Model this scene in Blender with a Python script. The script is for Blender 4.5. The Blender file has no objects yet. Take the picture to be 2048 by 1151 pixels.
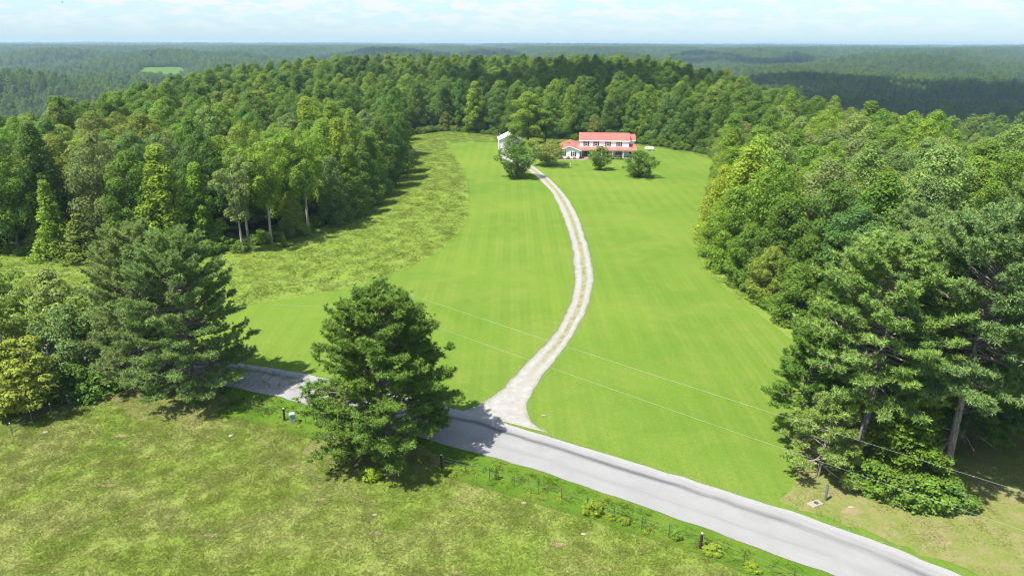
import bpy, bmesh, math, random
import numpy as np
from mathutils import Vector, Matrix

SC = bpy.context.scene
COL = SC.collection
R = math.radians

# ------------------------------------------------------------------ camera, sky, sun, exposure
cam = bpy.data.cameras.new("camera")
cam.sensor_width = 36.0
cam.lens = 36.0 * 1365.0 / 2048.0
cam.clip_start = 0.5
cam.clip_end = 60000.0
camo = bpy.data.objects.new("camera", cam)
COL.objects.link(camo)
camo.location = (0, 0, 32.0)
camo.rotation_euler = (Matrix.Rotation(R(90 - 19.8), 3, 'X') @ Matrix.Rotation(R(0.15), 3, 'Z')).to_euler()
SC.camera = camo

SUN_EL, SUN_AZ = R(62), R(213)      # azimuth of the sun's own direction, counter-clockwise from +x
sdir = Vector((math.cos(SUN_EL) * math.cos(SUN_AZ), math.cos(SUN_EL) * math.sin(SUN_AZ), math.sin(SUN_EL)))
sun = bpy.data.lights.new("sun", 'SUN')
sun.energy = 4.2
sun.angle = R(0.53)
sun.color = (1.0, 0.955, 0.87)
suno = bpy.data.objects.new("sun", sun)
COL.objects.link(suno)
suno.location = (0, 0, 200)
suno.rotation_euler = (-sdir).to_track_quat('-Z', 'Y').to_euler()

W = bpy.data.worlds.new("World")
SC.world = W
W.use_nodes = True
nt = W.node_tree
nt.nodes.clear()


def nd(nt, typ, **kw):
    n = nt.nodes.new(typ)
    for k, v in kw.items():
        setattr(n, k, v)
    return n


def lk(nt, a, b):
    nt.links.new(a, b)


def sky_nodes():
    out = nd(nt, 'ShaderNodeOutputWorld')
    bg = nd(nt, 'ShaderNodeBackground')
    bg.inputs['Strength'].default_value = 0.14
    sky = nd(nt, 'ShaderNodeTexSky', sky_type='NISHITA', sun_disc=False)
    sky.sun_elevation = SUN_EL
    sky.sun_rotation = R(90) - SUN_AZ
    sky.altitude = 200
    sky.air_density = 1.0
    sky.dust_density = 0.5
    sky.ozone_density = 1.2
    # a thin cloud layer overhead: the ray direction is carried to a horizontal plane, so it recedes properly
    tc = nd(nt, 'ShaderNodeTexCoord')
    sep = nd(nt, 'ShaderNodeSeparateXYZ')
    lk(nt, tc.outputs['Generated'], sep.inputs[0])
    zc = nd(nt, 'ShaderNodeMath', operation='MAXIMUM')
    zc.inputs[1].default_value = 0.004
    lk(nt, sep.outputs['Z'], zc.inputs[0])
    za = nd(nt, 'ShaderNodeMath', operation='ADD')
    za.inputs[1].default_value = 0.25
    lk(nt, zc.outputs[0], za.inputs[0])
    dx = nd(nt, 'ShaderNodeMath', operation='DIVIDE')
    dy = nd(nt, 'ShaderNodeMath', operation='DIVIDE')
    lk(nt, sep.outputs['X'], dx.inputs[0]); lk(nt, za.outputs[0], dx.inputs[1])
    lk(nt, sep.outputs['Y'], dy.inputs[0]); lk(nt, za.outputs[0], dy.inputs[1])
    cmb = nd(nt, 'ShaderNodeCombineXYZ')
    lk(nt, dx.outputs[0], cmb.inputs[0]); lk(nt, dy.outputs[0], cmb.inputs[1])
    n1 = nd(nt, 'ShaderNodeTexNoise')
    n1.inputs['Scale'].default_value = 6.0
    n1.inputs['Detail'].default_value = 9
    n1.inputs['Roughness'].default_value = 0.62
    n1.inputs['Distortion'].default_value = 0.3
    lk(nt, cmb.outputs[0], n1.inputs['Vector'])
    r1 = nd(nt, 'ShaderNodeValToRGB')
    r1.color_ramp.elements[0].position = 0.46
    r1.color_ramp.elements[1].position = 0.57
    lk(nt, n1.outputs['Fac'], r1.inputs[0])
    # the layer thins out towards the horizon, where only haze is left
    fade = nd(nt, 'ShaderNodeMapRange')
    fade.inputs['From Min'].default_value = 0.006
    fade.inputs['From Max'].default_value = 0.045
    fade.inputs['To Min'].default_value = 0.0
    fade.inputs['To Max'].default_value = 0.85
    lk(nt, sep.outputs['Z'], fade.inputs['Value'])
    mul = nd(nt, 'ShaderNodeMath', operation='MULTIPLY')
    lk(nt, r1.outputs['Color'], mul.inputs[0]); lk(nt, fade.outputs[0], mul.inputs[1])
    mix = nd(nt, 'ShaderNodeMix', data_type='RGBA')
    lk(nt, mul.outputs[0], mix.inputs['Factor'])
    tint = nd(nt, 'ShaderNodeMix', data_type='RGBA')
    # summer haze: the whole low sky is a pale milky blue
    hz = nd(nt, 'ShaderNodeMapRange')
    hz.inputs['From Min'].default_value = 0.0
    hz.inputs['From Max'].default_value = 0.45
    hz.inputs['To Min'].default_value = 0.9
    hz.inputs['To Max'].default_value = 0.15
    lk(nt, sep.outputs['Z'], hz.inputs['Value'])
    lk(nt, hz.outputs[0], tint.inputs['Factor'])
    lk(nt, sky.outputs[0], tint.inputs['A'])
    tint.inputs['B'].default_value = (1.08, 1.66, 2.10, 1)
    lk(nt, tint.outputs['Result'], mix.inputs['A'])
    mix.inputs['B'].default_value = (2.36, 2.46, 2.50, 1)
    lk(nt, mix.outputs['Result'], bg.inputs['Color'])
    lk(nt, bg.outputs[0], out.inputs['Surface'])


sky_nodes()

SC.view_settings.view_transform = 'Standard'
SC.view_settings.look = 'None'
SC.view_settings.gamma = 1.0
SC.view_settings.use_curve_mapping = False
SC.view_settings.exposure = 1.5
SC.render.engine = 'CYCLES'
SC.cycles.max_bounces = 8
SC.cycles.diffuse_bounces = 5
SC.cycles.glossy_bounces = 2
SC.cycles.transmission_bounces = 4
SC.cycles.transparent_max_bounces = 8
SC.cycles.volume_bounces = 0
SC.cycles.use_denoising = True
SC.cycles.filter_width = 1.15
SC.cycles.caustics_reflective = False
SC.cycles.caustics_refractive = False


# ------------------------------------------------------------------ helpers
def tag(o, label=None, cat=None, group=None, kind=None):
    if label: o['label'] = label
    if cat: o['category'] = cat
    if group: o['group'] = group
    if kind: o['kind'] = kind
    return o


def empty(name, loc=(0, 0, 0), rz=0.0):
    o = bpy.data.objects.new(name, None)
    o.empty_display_size = 0.3
    o.location = loc
    o.rotation_euler = (0, 0, rz)
    COL.objects.link(o)
    return o


def link(name, me, parent=None, loc=None):
    o = bpy.data.objects.new(name, me)
    COL.objects.link(o)
    if parent: o.parent = parent
    if loc: o.location = loc
    return o


def np_mesh(name, V, F, mat=None, smooth=False):
    V = np.asarray(V, dtype=np.float32); F = np.asarray(F, dtype=np.int32)
    me = bpy.data.meshes.new(name)
    me.vertices.add(len(V)); me.vertices.foreach_set('co', V.ravel())
    k = F.shape[1]
    me.loops.add(F.size); me.loops.foreach_set('vertex_index', F.ravel())
    me.polygons.add(len(F)); me.polygons.foreach_set('loop_start', np.arange(0, F.size, k, dtype=np.int32))
    if smooth: me.polygons.foreach_set('use_smooth', np.ones(len(F), dtype=bool))
    me.update(calc_edges=True)
    if mat: me.materials.append(mat)
    return me


class MB:
    """collects boxes, tubes and polygons of one part"""

    def __init__(s): s.v = []; s.f = []

    def add(s, vs, fs):
        b = len(s.v); s.v += [tuple(v) for v in vs]; s.f += [tuple(i + b for i in f) for f in fs]

    def box(s, x0, x1, y0, y1, z0, z1):
        s.add([(x, y, z) for z in (z0, z1) for y in (y0, y1) for x in (x0, x1)],
              [(0, 2, 3, 1), (4, 5, 7, 6), (0, 1, 5, 4), (2, 6, 7, 3), (0, 4, 6, 2), (1, 3, 7, 5)])
        return s

    def tube(s, pts, rad, n=8, cap=True):
        pts = [Vector(p) for p in pts]
        b = len(s.v)
        for i, p in enumerate(pts):
            d = (pts[min(i + 1, len(pts) - 1)] - pts[max(i - 1, 0)]).normalized()
            a = d.cross(Vector((0.31, 0.95, 0.05)))
            if a.length < 1e-3: a = d.cross(Vector((1, 0, 0)))
            a.normalize(); c = d.cross(a)
            r = rad[i] if hasattr(rad, '__len__') else rad
            for k in range(n):
                t = 2 * math.pi * k / n
                s.v.append(tuple(p + (a * math.cos(t) + c * math.sin(t)) * r))
        for i in range(len(pts) - 1):
            for k in range(n):
                s.f.append((b + i * n + k, b + i * n + (k + 1) % n, b + (i + 1) * n + (k + 1) % n, b + (i + 1) * n + k))
        if cap:
            s.f.append(tuple(b + k for k in range(n))[::-1])
            s.f.append(tuple(b + (len(pts) - 1) * n + k for k in range(n)))
        return s

    def mesh(s, name, mat=None, smooth=False):
        me = bpy.data.meshes.new(name)
        me.from_pydata(s.v, [], s.f)
        if mat: me.materials.append(mat)
        if smooth: me.polygons.foreach_set('use_smooth', [True] * len(me.polygons))
        bm = bmesh.new(); bm.from_mesh(me)
        bmesh.ops.recalc_face_normals(bm, faces=bm.faces)
        bm.to_mesh(me); bm.free()
        me.update()
        return me

    def build(s, name, mat, parent=None, smooth=False):
        return link(name, s.mesh(name, mat, smooth), parent)


def bevel(o, w=0.02, seg=2):
    m = o.modifiers.new('bevel', 'BEVEL'); m.width = w; m.segments = seg; m.limit_method = 'ANGLE'
    return o


def noise2(x, y, seed, octs=4, rough=0.5):
    """smooth numpy noise: sums of rotated sine products, about -1..1"""
    rs = np.random.RandomState(seed)
    out = np.zeros_like(np.asarray(x, dtype=float)); amp = 1.0; f = 1.0; tot = 0
    for o in range(octs):
        for k in range(3):
            a = rs.rand() * 6.28; b = a + 1.2 + rs.rand(); p, q = rs.rand(2) * 6.28
            out = out + amp * np.sin(f * (x * math.cos(a) + y * math.sin(a)) + p) * np.sin(f * (x * math.cos(b) + y * math.sin(b)) * 0.83 + q) / 1.7
        tot += amp; amp *= rough; f *= 2.03
    return out / tot


def sm(t):
    t = np.clip(t, 0, 1); return t * t * (3 - 2 * t)


def poly_in(x, y, P):
    x = np.asarray(x, float); y = np.asarray(y, float)
    ins = np.zeros(x.shape, bool); n = len(P)
    for i in range(n):
        x0, y0 = P[i]; x1, y1 = P[(i + 1) % n]
        c = ((y0 > y) != (y1 > y)) & (x < (x1 - x0) * (y - y0) / ((y1 - y0) + 1e-12) + x0)
        ins ^= c
    return ins


def poly_dist(x, y, P):
    x = np.asarray(x, float); y = np.asarray(y, float)
    d = np.full(x.shape, 1e9); n = len(P)
    for i in range(n):
        x0, y0 = P[i]; x1, y1 = P[(i + 1) % n]
        ex, ey = x1 - x0, y1 - y0
        t = np.clip(((x - x0) * ex + (y - y0) * ey) / (ex * ex + ey * ey), 0, 1)
        d = np.minimum(d, np.hypot(x - x0 - t * ex, y - y0 - t * ey))
    return d


# the flat hilltop; everything outside it falls away into wooded valleys
PLATEAU = [(-420, -400), (-118, -60), (-116, 80), (-113, 150), (-118, 210), (-135, 300), (-165, 380), (-120, 455), (0, 475), (80, 445),
           (98, 385), (90, 256), (90, 180), (92, 120), (96, 60), (120, -60), (420, -400)]


def H(x, y):
    x = np.asarray(x, float); y = np.asarray(y, float)
    s = np.where(poly_in(x, y, PLATEAU), 0.0, poly_dist(x, y, PLATEAU))
    r = np.hypot(x, y)
    knoll = 6.0 * sm((y - 285) / 110.0) * (1 - sm((np.abs(x + 10) - 70) / 110.0)) * (1 - sm((y - 430) / 160.0))
    z = knoll - 50 * (1 - np.exp(-(s / 95.0) ** 1.3))
    z = z + 33 * sm((r - 900) / 2600.0) * sm(s / 300.0)
    amp = sm((s - 60) / 400.0)
    z = z + amp * (34 * noise2(x / 150.0, y / 140.0, 5, 3) + 16 * sm(r / 3000.0) * noise2(x / 620.0, y / 430.0, 9, 2))
    z = z + 23 * np.exp(-(((x - 262) / 75.0) ** 2 + ((y - 330) / 120.0) ** 2)) * sm(s / 60.0)
    z = z + 11 * np.exp(-(((x + 905) / 300.0) ** 2 + ((y - 1820) / 260.0) ** 2))
    far = 10 * sm((r - 3200) / 2500.0) * noise2(x / 520.0, y / 800.0, 29, 3)
    z = np.where(s > 0, np.where((z > -12) & (r > 700), -12 + 9 * np.tanh((z + 12) / 9.0), z) * sm(s / 60.0) + z * (1 - sm(s / 60.0)), z) + far
    return z


def h1(x, y): return float(H(np.array([x]), np.array([y]))[0])


# ------------------------------------------------------------------ materials
def mat_new(name):
    m = bpy.data.materials.new(name); m.use_nodes = True
    t = m.node_tree; t.nodes.clear()
    out = nd(t, 'ShaderNodeOutputMaterial')
    return m, t, out


def noise(t, vec, scale, detail=4, rough=0.6, dist=0.0):
    n = nd(t, 'ShaderNodeTexNoise')
    n.inputs['Scale'].default_value = scale; n.inputs['Detail'].default_value = detail
    n.inputs['Roughness'].default_value = rough; n.inputs['Distortion'].default_value = dist
    if vec is not None: lk(t, vec, n.inputs['Vector'])
    return n.outputs['Fac']


def ramp(t, fac, stops):
    r = nd(t, 'ShaderNodeValToRGB'); e = r.color_ramp.elements
    while len(e) < len(stops): e.new(0.5)
    for i, (p, c) in enumerate(stops):
        e[i].position = p; e[i].color = (*c, 1) if len(c) == 3 else c
    lk(t, fac, r.inputs[0]); return r.outputs['Color']


def mixc(t, fac, a, b, blend='MIX'):
    m = nd(t, 'ShaderNodeMix', data_type='RGBA', blend_type=blend)
    for s, v in (('Factor', fac), ('A', a), ('B', b)):
        if hasattr(v, 'links'): lk(t, v, m.inputs[s])
        elif s == 'Factor': m.inputs[s].default_value = v
        else: m.inputs[s].default_value = (*v, 1)
    return m.outputs['Result']


def mth(t, op, a, b=None):
    m = nd(t, 'ShaderNodeMath', operation=op)
    for i, v in enumerate((a, b)):
        if v is None: continue
        if hasattr(v, 'links'): lk(t, v, m.inputs[i])
        else: m.inputs[i].default_value = v
    return m.outputs[0]


def rng(t, v, a, b, c=0.0, d=1.0):
    m = nd(t, 'ShaderNodeMapRange')
    lk(t, v, m.inputs['Value'])
    for k, x in zip(('From Min', 'From Max', 'To Min', 'To Max'), (a, b, c, d)): m.inputs[k].default_value = x
    return m.outputs[0]


def pos(t, scale=None):
    g = nd(t, 'ShaderNodeNewGeometry')
    if scale is None: return g.outputs['Position']
    m = nd(t, 'ShaderNodeMapping'); m.inputs['Scale'].default_value = scale
    lk(t, g.outputs['Position'], m.inputs['Vector']); return m.outputs[0]


def bsdf(t, out, color, rough=0.8, spec=0.2, bump=None, bstr=0.3, bdist=0.05, metallic=0.0):
    b = nd(t, 'ShaderNodeBsdfPrincipled')
    if hasattr(color, 'links'): lk(t, color, b.inputs['Base Color'])
    else: b.inputs['Base Color'].default_value = (*color, 1)
    if hasattr(rough, 'links'): lk(t, rough, b.inputs['Roughness'])
    else: b.inputs['Roughness'].default_value = rough
    b.inputs['Specular IOR Level'].default_value = spec
    b.inputs['Metallic'].default_value = metallic
    if bump is not None:
        n = nd(t, 'ShaderNodeBump'); n.inputs['Strength'].default_value = bstr; n.inputs['Distance'].default_value = bdist
        lk(t, bump, n.inputs['Height']); lk(t, n.outputs[0], b.inputs['Normal'])
    if out is not None: lk(t, b.outputs[0], out.inputs['Surface'])
    return b


def plain(name, color, rough=0.7, spec=0.3, var=0.12, scale=3.0, metallic=0.0):
    m, t, out = mat_new(name)
    n = noise(t, pos(t), scale, 5, 0.65)
    c = mixc(t, rng(t, n, 0.3, 0.7), tuple(x * (1 - var) for x in color), tuple(min(1, x * (1 + var)) for x in color))
    bsdf(t, out, c, rough, spec, metallic=metallic)
    return m


def grass_cols(t, kind):
    """colour of a grassland by place: shared by the sheet and by the tufts that stand on it"""
    p = pos(t)
    big = noise(t, p, 0.035, 3, 0.55); mid = noise(t, p, 0.33, 5, 0.65); fine = noise(t, p, 4.5, 5, 0.75)
    if kind == 'lawn':
        c = ramp(t, big, [(0.32, (0.080, 0.145, 0.020)), (0.5, (0.106, 0.167, 0.023)), (0.66, (0.134, 0.184, 0.028))])
        c = mixc(t, rng(t, noise(t, p, 0.11, 5, 0.7, 0.8), 0.45, 0.66, 0, 0.7), c, (0.157, 0.182, 0.039))
        c = mixc(t, rng(t, mid, 0.40, 0.66, 0, 0.5), c, (0.121, 0.170, 0.030))
        # mowing passes that follow the long side of the lawn: broad ones and the fine wheel lines inside them
        for sc_, ds_, am_ in ((0.115, 4.5, 0.30), (0.36, 5.0, 0.20)):
            w = nd(t, 'ShaderNodeTexWave', wave_type='BANDS', bands_direction='X', wave_profile='SIN')
            w.inputs['Scale'].default_value = sc_; w.inputs['Distortion'].default_value = ds_
            w.inputs['Detail'].default_value = 3; w.inputs['Detail Scale'].default_value = 0.3
            lk(t, pos(t, (1.0, 0.09, 1.0)), w.inputs['Vector'])
            am = mth(t, 'MULTIPLY', rng(t, w.outputs['Fac'], 0.2, 0.8, 0.0, am_), rng(t, noise(t, p, 0.06, 3, 0.6), 0.4, 0.6, 0.2, 1.0))
            c = mixc(t, am, c, (0.063, 0.124, 0.015))
        c = mixc(t, rng(t, fine, 0.35, 0.65, 0, 0.6), c, (0.063, 0.113, 0.015))
    elif kind == 'meadow':
        c = ramp(t, mid, [(0.3, (0.114, 0.172, 0.030)), (0.5, (0.132, 0.184, 0.033)), (0.66, (0.152, 0.190, 0.043))])
        c = mixc(t, rng(t, big, 0.4, 0.62, 0, 0.6), c, (0.136, 0.190, 0.031))
        c = mixc(t, rng(t, fine, 0.35, 0.65, 0, 0.4), c, (0.084, 0.131, 0.021))
    elif kind == 'verge':
        c = ramp(t, mid, [(0.3, (0.059, 0.114, 0.012)), (0.52, (0.076, 0.131, 0.015)), (0.7, (0.110, 0.141, 0.023))])
        c = mixc(t, rng(t, fine, 0.35, 0.65, 0, 0.5), c, (0.038, 0.086, 0.008))
    else:
        dry = noise(t, p, 0.16, 6, 0.7, 0.6)
        c = ramp(t, mid, [(0.3, (0.125, 0.177, 0.030)), (0.5, (0.141, 0.187, 0.034)), (0.68, (0.159, 0.196, 0.042))])
        c = mixc(t, rng(t, dry, 0.44, 0.68, 0, 0.75), c, (0.232, 0.213, 0.092))
        c = mixc(t, rng(t, big, 0.44, 0.62, 0, 0.35), c, (0.128, 0.201, 0.023))
        c = mixc(t, rng(t, fine, 0.36, 0.64, 0, 0.28), c, (0.085, 0.127, 0.025))
    return c, fine, mid


def grass_mat(name, kind, bstr=0.55):
    m, t, out = mat_new(name)
    c, fine, mid = grass_cols(t, kind)
    p = pos(t)
    h = mth(t, 'ADD', noise(t, p, 7.0, 4, 0.8), mth(t, 'MULTIPLY', mid, 2.0))
    bsdf(t, out, c, 1.0, 0.0, h, bstr, 0.06)
    return m


def blade_mat(name, kind, boost=1.15):
    m, t, out = mat_new(name)
    c, fine, mid = grass_cols(t, kind)
    g = nd(t, 'ShaderNodeNewGeometry')
    c = mixc(t, rng(t, g.outputs['Random Per Island'], 0, 1, 0.1, 0.34), c, (0.175, 0.205, 0.034))
    d = nd(t, 'ShaderNodeBsdfDiffuse'); lk(t, c, d.inputs[0])
    tr = nd(t, 'ShaderNodeBsdfTranslucent'); lk(t, c, tr.inputs[0])
    mx = nd(t, 'ShaderNodeMixShader'); mx.inputs[0].default_value = 0.5
    lk(t, d.outputs[0], mx.inputs[1]); lk(t, tr.outputs[0], mx.inputs[2]); lk(t, mx.outputs[0], out.inputs['Surface'])
    return m


def leaf_mat(name, ramp_cols=None, trans=0.46, spec=0.08, rough=0.6):
    """foliage: the object's own colour (or, for the far woods, a colour drawn per tree), varied from leaf to leaf"""
    m, t, out = mat_new(name)
    oi = nd(t, 'ShaderNodeObjectInfo'); g = nd(t, 'ShaderNodeNewGeometry')
    if ramp_cols: base = ramp(t, oi.outputs['Random'], ramp_cols)
    else: base = oi.outputs['Color']
    hsv = nd(t, 'ShaderNodeHueSaturation')
    lk(t, base, hsv.inputs['Color'])
    lk(t, rng(t, g.outputs['Random Per Island'], 0, 1, 0.488, 0.512), hsv.inputs['Hue'])
    lk(t, rng(t, g.outputs['Random Per Island'], 0, 1, 0.68, 1.36), hsv.inputs['Value'])
    cl = noise(t, pos(t), 0.55, 3, 0.6)
    c = mixc(t, rng(t, cl, 0.4, 0.68, 0, 0.3), hsv.outputs[0], (0.185, 0.25, 0.034))
    b = bsdf(t, None, c, rough, spec)
    tr = nd(t, 'ShaderNodeBsdfTranslucent')
    lk(t, mixc(t, 0.35, c, (0.16, 0.22, 0.02)), tr.inputs[0])
    mx = nd(t, 'ShaderNodeMixShader'); mx.inputs[0].default_value = trans
    lk(t, b.outputs[0], mx.inputs[1]); lk(t, tr.outputs[0], mx.inputs[2]); lk(t, mx.outputs[0], out.inputs['Surface'])
    return m


def bark_mat(name, a, b):
    m, t, out = mat_new(name)
    n = noise(t, pos(t, (6, 6, 1.2)), 1.6, 6, 0.7)
    bsdf(t, out, ramp(t, n, [(0.35, a), (0.62, b)]), 0.95, 0.1, n, 0.8, 0.04)
    return m


M = {}
M['lawn'] = grass_mat('lawn_grass', 'lawn', 0.7)
M['meadow'] = grass_mat('meadow_grass', 'meadow', 0.8)
M['pasture'] = grass_mat('pasture_grass', 'pasture', 0.8)
M['verge'] = grass_mat('verge_grass', 'verge', 0.8)
M['b_lawn'] = blade_mat('lawn_blades', 'lawn'); M['b_meadow'] = blade_mat('meadow_blades', 'meadow')
M['b_pasture'] = blade_mat('pasture_blades', 'pasture'); M['b_verge'] = blade_mat('verge_blades', 'verge')
M['leaf'] = leaf_mat('leaves')
M['needle'] = leaf_mat('needles', None, 0.34, 0.1, 0.6)
WOOD_RAMP = [(0.0, (0.071, 0.141, 0.028)), (0.3, (0.103, 0.189, 0.029)), (0.55, (0.138, 0.231, 0.032)), (0.8, (0.177, 0.268, 0.035)), (1.0, (0.212, 0.265, 0.045))]
FAR_RAMP = [(0.0, (0.048, 0.099, 0.021)), (0.3, (0.069, 0.131, 0.024)), (0.55, (0.093, 0.160, 0.025)), (0.8, (0.120, 0.187, 0.028)), (1.0, (0.142, 0.185, 0.035))]
M['leaf_wood'] = leaf_mat('leaves_of_the_woods', WOOD_RAMP)
M['leaf_far'] = leaf_mat('leaves_of_the_far_woods', FAR_RAMP)
M['bark'] = bark_mat('bark', (0.055, 0.042, 0.032), (0.16, 0.135, 0.11))
M['pale_bark'] = bark_mat('pale_bark', (0.14, 0.125, 0.10), (0.36, 0.33, 0.29))
M['pine_bark'] = bark_mat('pine_bark', (0.09, 0.072, 0.06), (0.27, 0.235, 0.21))


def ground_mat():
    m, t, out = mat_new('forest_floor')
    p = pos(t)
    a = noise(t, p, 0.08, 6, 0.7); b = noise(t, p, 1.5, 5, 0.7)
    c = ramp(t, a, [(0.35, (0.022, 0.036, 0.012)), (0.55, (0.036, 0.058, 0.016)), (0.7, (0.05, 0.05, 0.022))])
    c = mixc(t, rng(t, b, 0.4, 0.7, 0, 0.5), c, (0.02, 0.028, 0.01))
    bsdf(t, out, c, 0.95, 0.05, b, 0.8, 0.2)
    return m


def road_mat():
    m, t, out = mat_new('chip_seal')
    uv = nd(t, 'ShaderNodeUVMap'); uv.uv_map = 'UVMap'
    sp = nd(t, 'ShaderNodeSeparateXYZ'); lk(t, uv.outputs[0], sp.inputs[0])
    u, v = sp.outputs[0], sp.outputs[1]
    p = pos(t)
    big = noise(t, p, 0.35, 5, 0.65); fine = noise(t, p, 9.0, 4, 0.8); sp2 = noise(t, p, 30.0, 2, 0.7)
    c = ramp(t, big, [(0.3, (0.175, 0.175, 0.174)), (0.65, (0.214, 0.214, 0.211))])
    c = mixc(t, rng(t, fine, 0.35, 0.65, 0, 0.55), c, (0.172, 0.171, 0.170))
    c = mixc(t, rng(t, sp2, 0.55, 0.75, 0, 0.3), c, (0.293, 0.293, 0.285))
    # two faint wheel paths and one dark bleeding streak that wanders along the far lane
    cv = nd(t, 'ShaderNodeCombineXYZ'); lk(t, v, cv.inputs[0]); lk(t, mth(t, 'MULTIPLY', u, 2.0), cv.inputs[1])
    wob = noise(t, cv.outputs[0], 0.12, 3, 0.5)
    ctr = mth(t, 'ADD', rng(t, wob, 0.3, 0.7, -0.035, 0.035), 0.74)
    dist = mth(t, 'ABSOLUTE', mth(t, 'SUBTRACT', u, ctr))
    cs = nd(t, 'ShaderNodeCombineXYZ'); lk(t, mth(t, 'MULTIPLY', v, 0.09), cs.inputs[0]); lk(t, mth(t, 'MULTIPLY', u, 9.0), cs.inputs[1])
    patch = noise(t, cs.outputs[0], 1.6, 5, 0.7)
    along = noise(t, v, 1.0, 1, 0.5)
    n1 = nd(t, 'ShaderNodeTexNoise'); n1.noise_dimensions = '1D'; n1.inputs['Scale'].default_value = 0.045
    n1.inputs['Detail'].default_value = 2; lk(t, v, n1.inputs['W'])
    streak = mth(t, 'MULTIPLY', mth(t, 'MULTIPLY', rng(t, dist, 0.0, 0.085, 1.0, 0.0), rng(t, patch, 0.28, 0.5)), rng(t, n1.outputs['Fac'], 0.34, 0.5, 0.5, 1))
    c = mixc(t, mth(t, 'MULTIPLY', streak, 0.9), c, (0.046, 0.047, 0.050))
    d2 = mth(t, 'ABSOLUTE', mth(t, 'SUBTRACT', u, 0.33))
    c = mixc(t, mth(t, 'MULTIPLY', rng(t, d2, 0.0, 0.13, 1.0, 0.0), rng(t, patch, 0.36, 0.6, 0, 0.65)), c, (0.147, 0.147, 0.149))
    # loose pale gravel at the outer edge
    e = mth(t, 'MULTIPLY', rng(t, u, 0.86, 0.95), rng(t, fine, 0.3, 0.6))
    c = mixc(t, mth(t, 'MULTIPLY', e, 0.55), c, (0.271, 0.267, 0.257))
    bsdf(t, out, c, 0.85, 0.25, mth(t, 'ADD', fine, sp2), 0.25, 0.02)
    return m


def drive_mat():
    m, t, out = mat_new('drive_gravel')
    uv = nd(t, 'ShaderNodeUVMap'); uv.uv_map = 'UVMap'
    sp = nd(t, 'ShaderNodeSeparateXYZ'); lk(t, uv.outputs[0], sp.inputs[0])
    u, v = sp.outputs[0], sp.outputs[1]
    p = pos(t)
    mid = noise(t, p, 1.1, 6, 0.75); fine = noise(t, p, 11.0, 4, 0.85)
    c = ramp(t, mid, [(0.3, (0.199, 0.191, 0.174)), (0.55, (0.257, 0.248, 0.231)), (0.7, (0.307, 0.299, 0.284))])
    c = mixc(t, rng(t, fine, 0.4, 0.72, 0, 0.5), c, (0.153, 0.144, 0.127))
    # grass and dust on the crown between the wheel tracks, stronger further from the road
    dc = mth(t, 'ABSOLUTE', mth(t, 'SUBTRACT', u, 0.52))
    crown = mth(t, 'MULTIPLY', rng(t, dc, 0.07, 0.22, 1.0, 0.0), rng(t, v, 7, 20))
    tuft = rng(t, mid, 0.45, 0.60)
    c = mixc(t, mth(t, 'MULTIPLY', crown, 0.8), c, (0.205, 0.176, 0.112))
    c = mixc(t, mth(t, 'MULTIPLY', crown, mth(t, 'MULTIPLY', tuft, 0.9)), c, (0.083, 0.122, 0.022))
    ed = mth(t, 'ABSOLUTE', mth(t, 'SUBTRACT', u, 0.5))
    c = mixc(t, mth(t, 'MULTIPLY', rng(t, ed, 0.38, 0.5), rng(t, noise(t, p, 2.6, 5, 0.8), 0.42, 0.58, 0, 0.85)), c, (0.108, 0.144, 0.025))
    bsdf(t, out, c, 0.9, 0.15, fine, 0.5, 0.04)
    return m


def litter_mat():
    m, t, out = mat_new('pine_litter')
    p = pos(t)
    a = noise(t, p, 0.5, 6, 0.75); b = noise(t, p, 5.0, 5, 0.8)
    c = ramp(t, a, [(0.3, (0.100, 0.135, 0.024)), (0.46, (0.135, 0.150, 0.042)), (0.6, (0.175, 0.158, 0.070)), (0.76, (0.205, 0.165, 0.095))])
    c = mixc(t, rng(t, b, 0.4, 0.66, 0, 0.5), c, (0.085, 0.100, 0.026))
    bsdf(t, out, c, 0.95, 0.1, b, 0.6, 0.05)
    return m


def roof_mat():
    m, t, out = mat_new('red_metal_roof')
    n = noise(t, pos(t), 0.7, 5, 0.6)
    c = ramp(t, n, [(0.3, (0.32, 0.088, 0.070)), (0.7, (0.38, 0.112, 0.090))])
    bsdf(t, out, c, 0.42, 0.5)
    return m


def siding_mat():
    m, t, out = mat_new('white_siding')
    sp = nd(t, 'ShaderNodeSeparateXYZ'); lk(t, pos(t), sp.inputs[0])
    saw = mth(t, 'FRACT', mth(t, 'MULTIPLY', sp.outputs[2], 5.5))
    n = noise(t, pos(t), 0.8, 4, 0.6)
    bsdf(t, out, ramp(t, n, [(0.3, (0.79, 0.80, 0.79)), (0.7, (0.85, 0.85, 0.835))]), 0.6, 0.3, saw, 0.5, 0.02)
    return m


M['ground'] = ground_mat(); M['road'] = road_mat(); M['drive'] = drive_mat(); M['litter'] = litter_mat()
M['roof'] = roof_mat(); M['siding'] = siding_mat()
M['white'] = plain('white_paint', (0.78, 0.78, 0.76), 0.5, 0.4, 0.04)
M['shutter'] = plain('dark_red_paint', (0.105, 0.014, 0.020), 0.5, 0.3, 0.08)  # was (0.23, 0.035, 0.045), 0.5, 0.4, 0.08)
M['pane'] = plain('window_glass', (0.035, 0.045, 0.05), 0.08, 0.6, 0.1)
M['door'] = plain('brown_door', (0.16, 0.075, 0.04), 0.5, 0.3)
M['concrete'] = plain('concrete', (0.315, 0.285, 0.255), 0.85, 0.2, 0.12)
M['brick'] = plain('brick_pink', (0.270, 0.165, 0.131), 0.9, 0.1, 0.2, 6)
M['mulch'] = plain('mulch', (0.056, 0.039, 0.030), 0.95, 0.05, 0.3, 5)
M['post'] = plain('weathered_post', (0.035, 0.03, 0.027), 0.9, 0.1, 0.25, 6)
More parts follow.
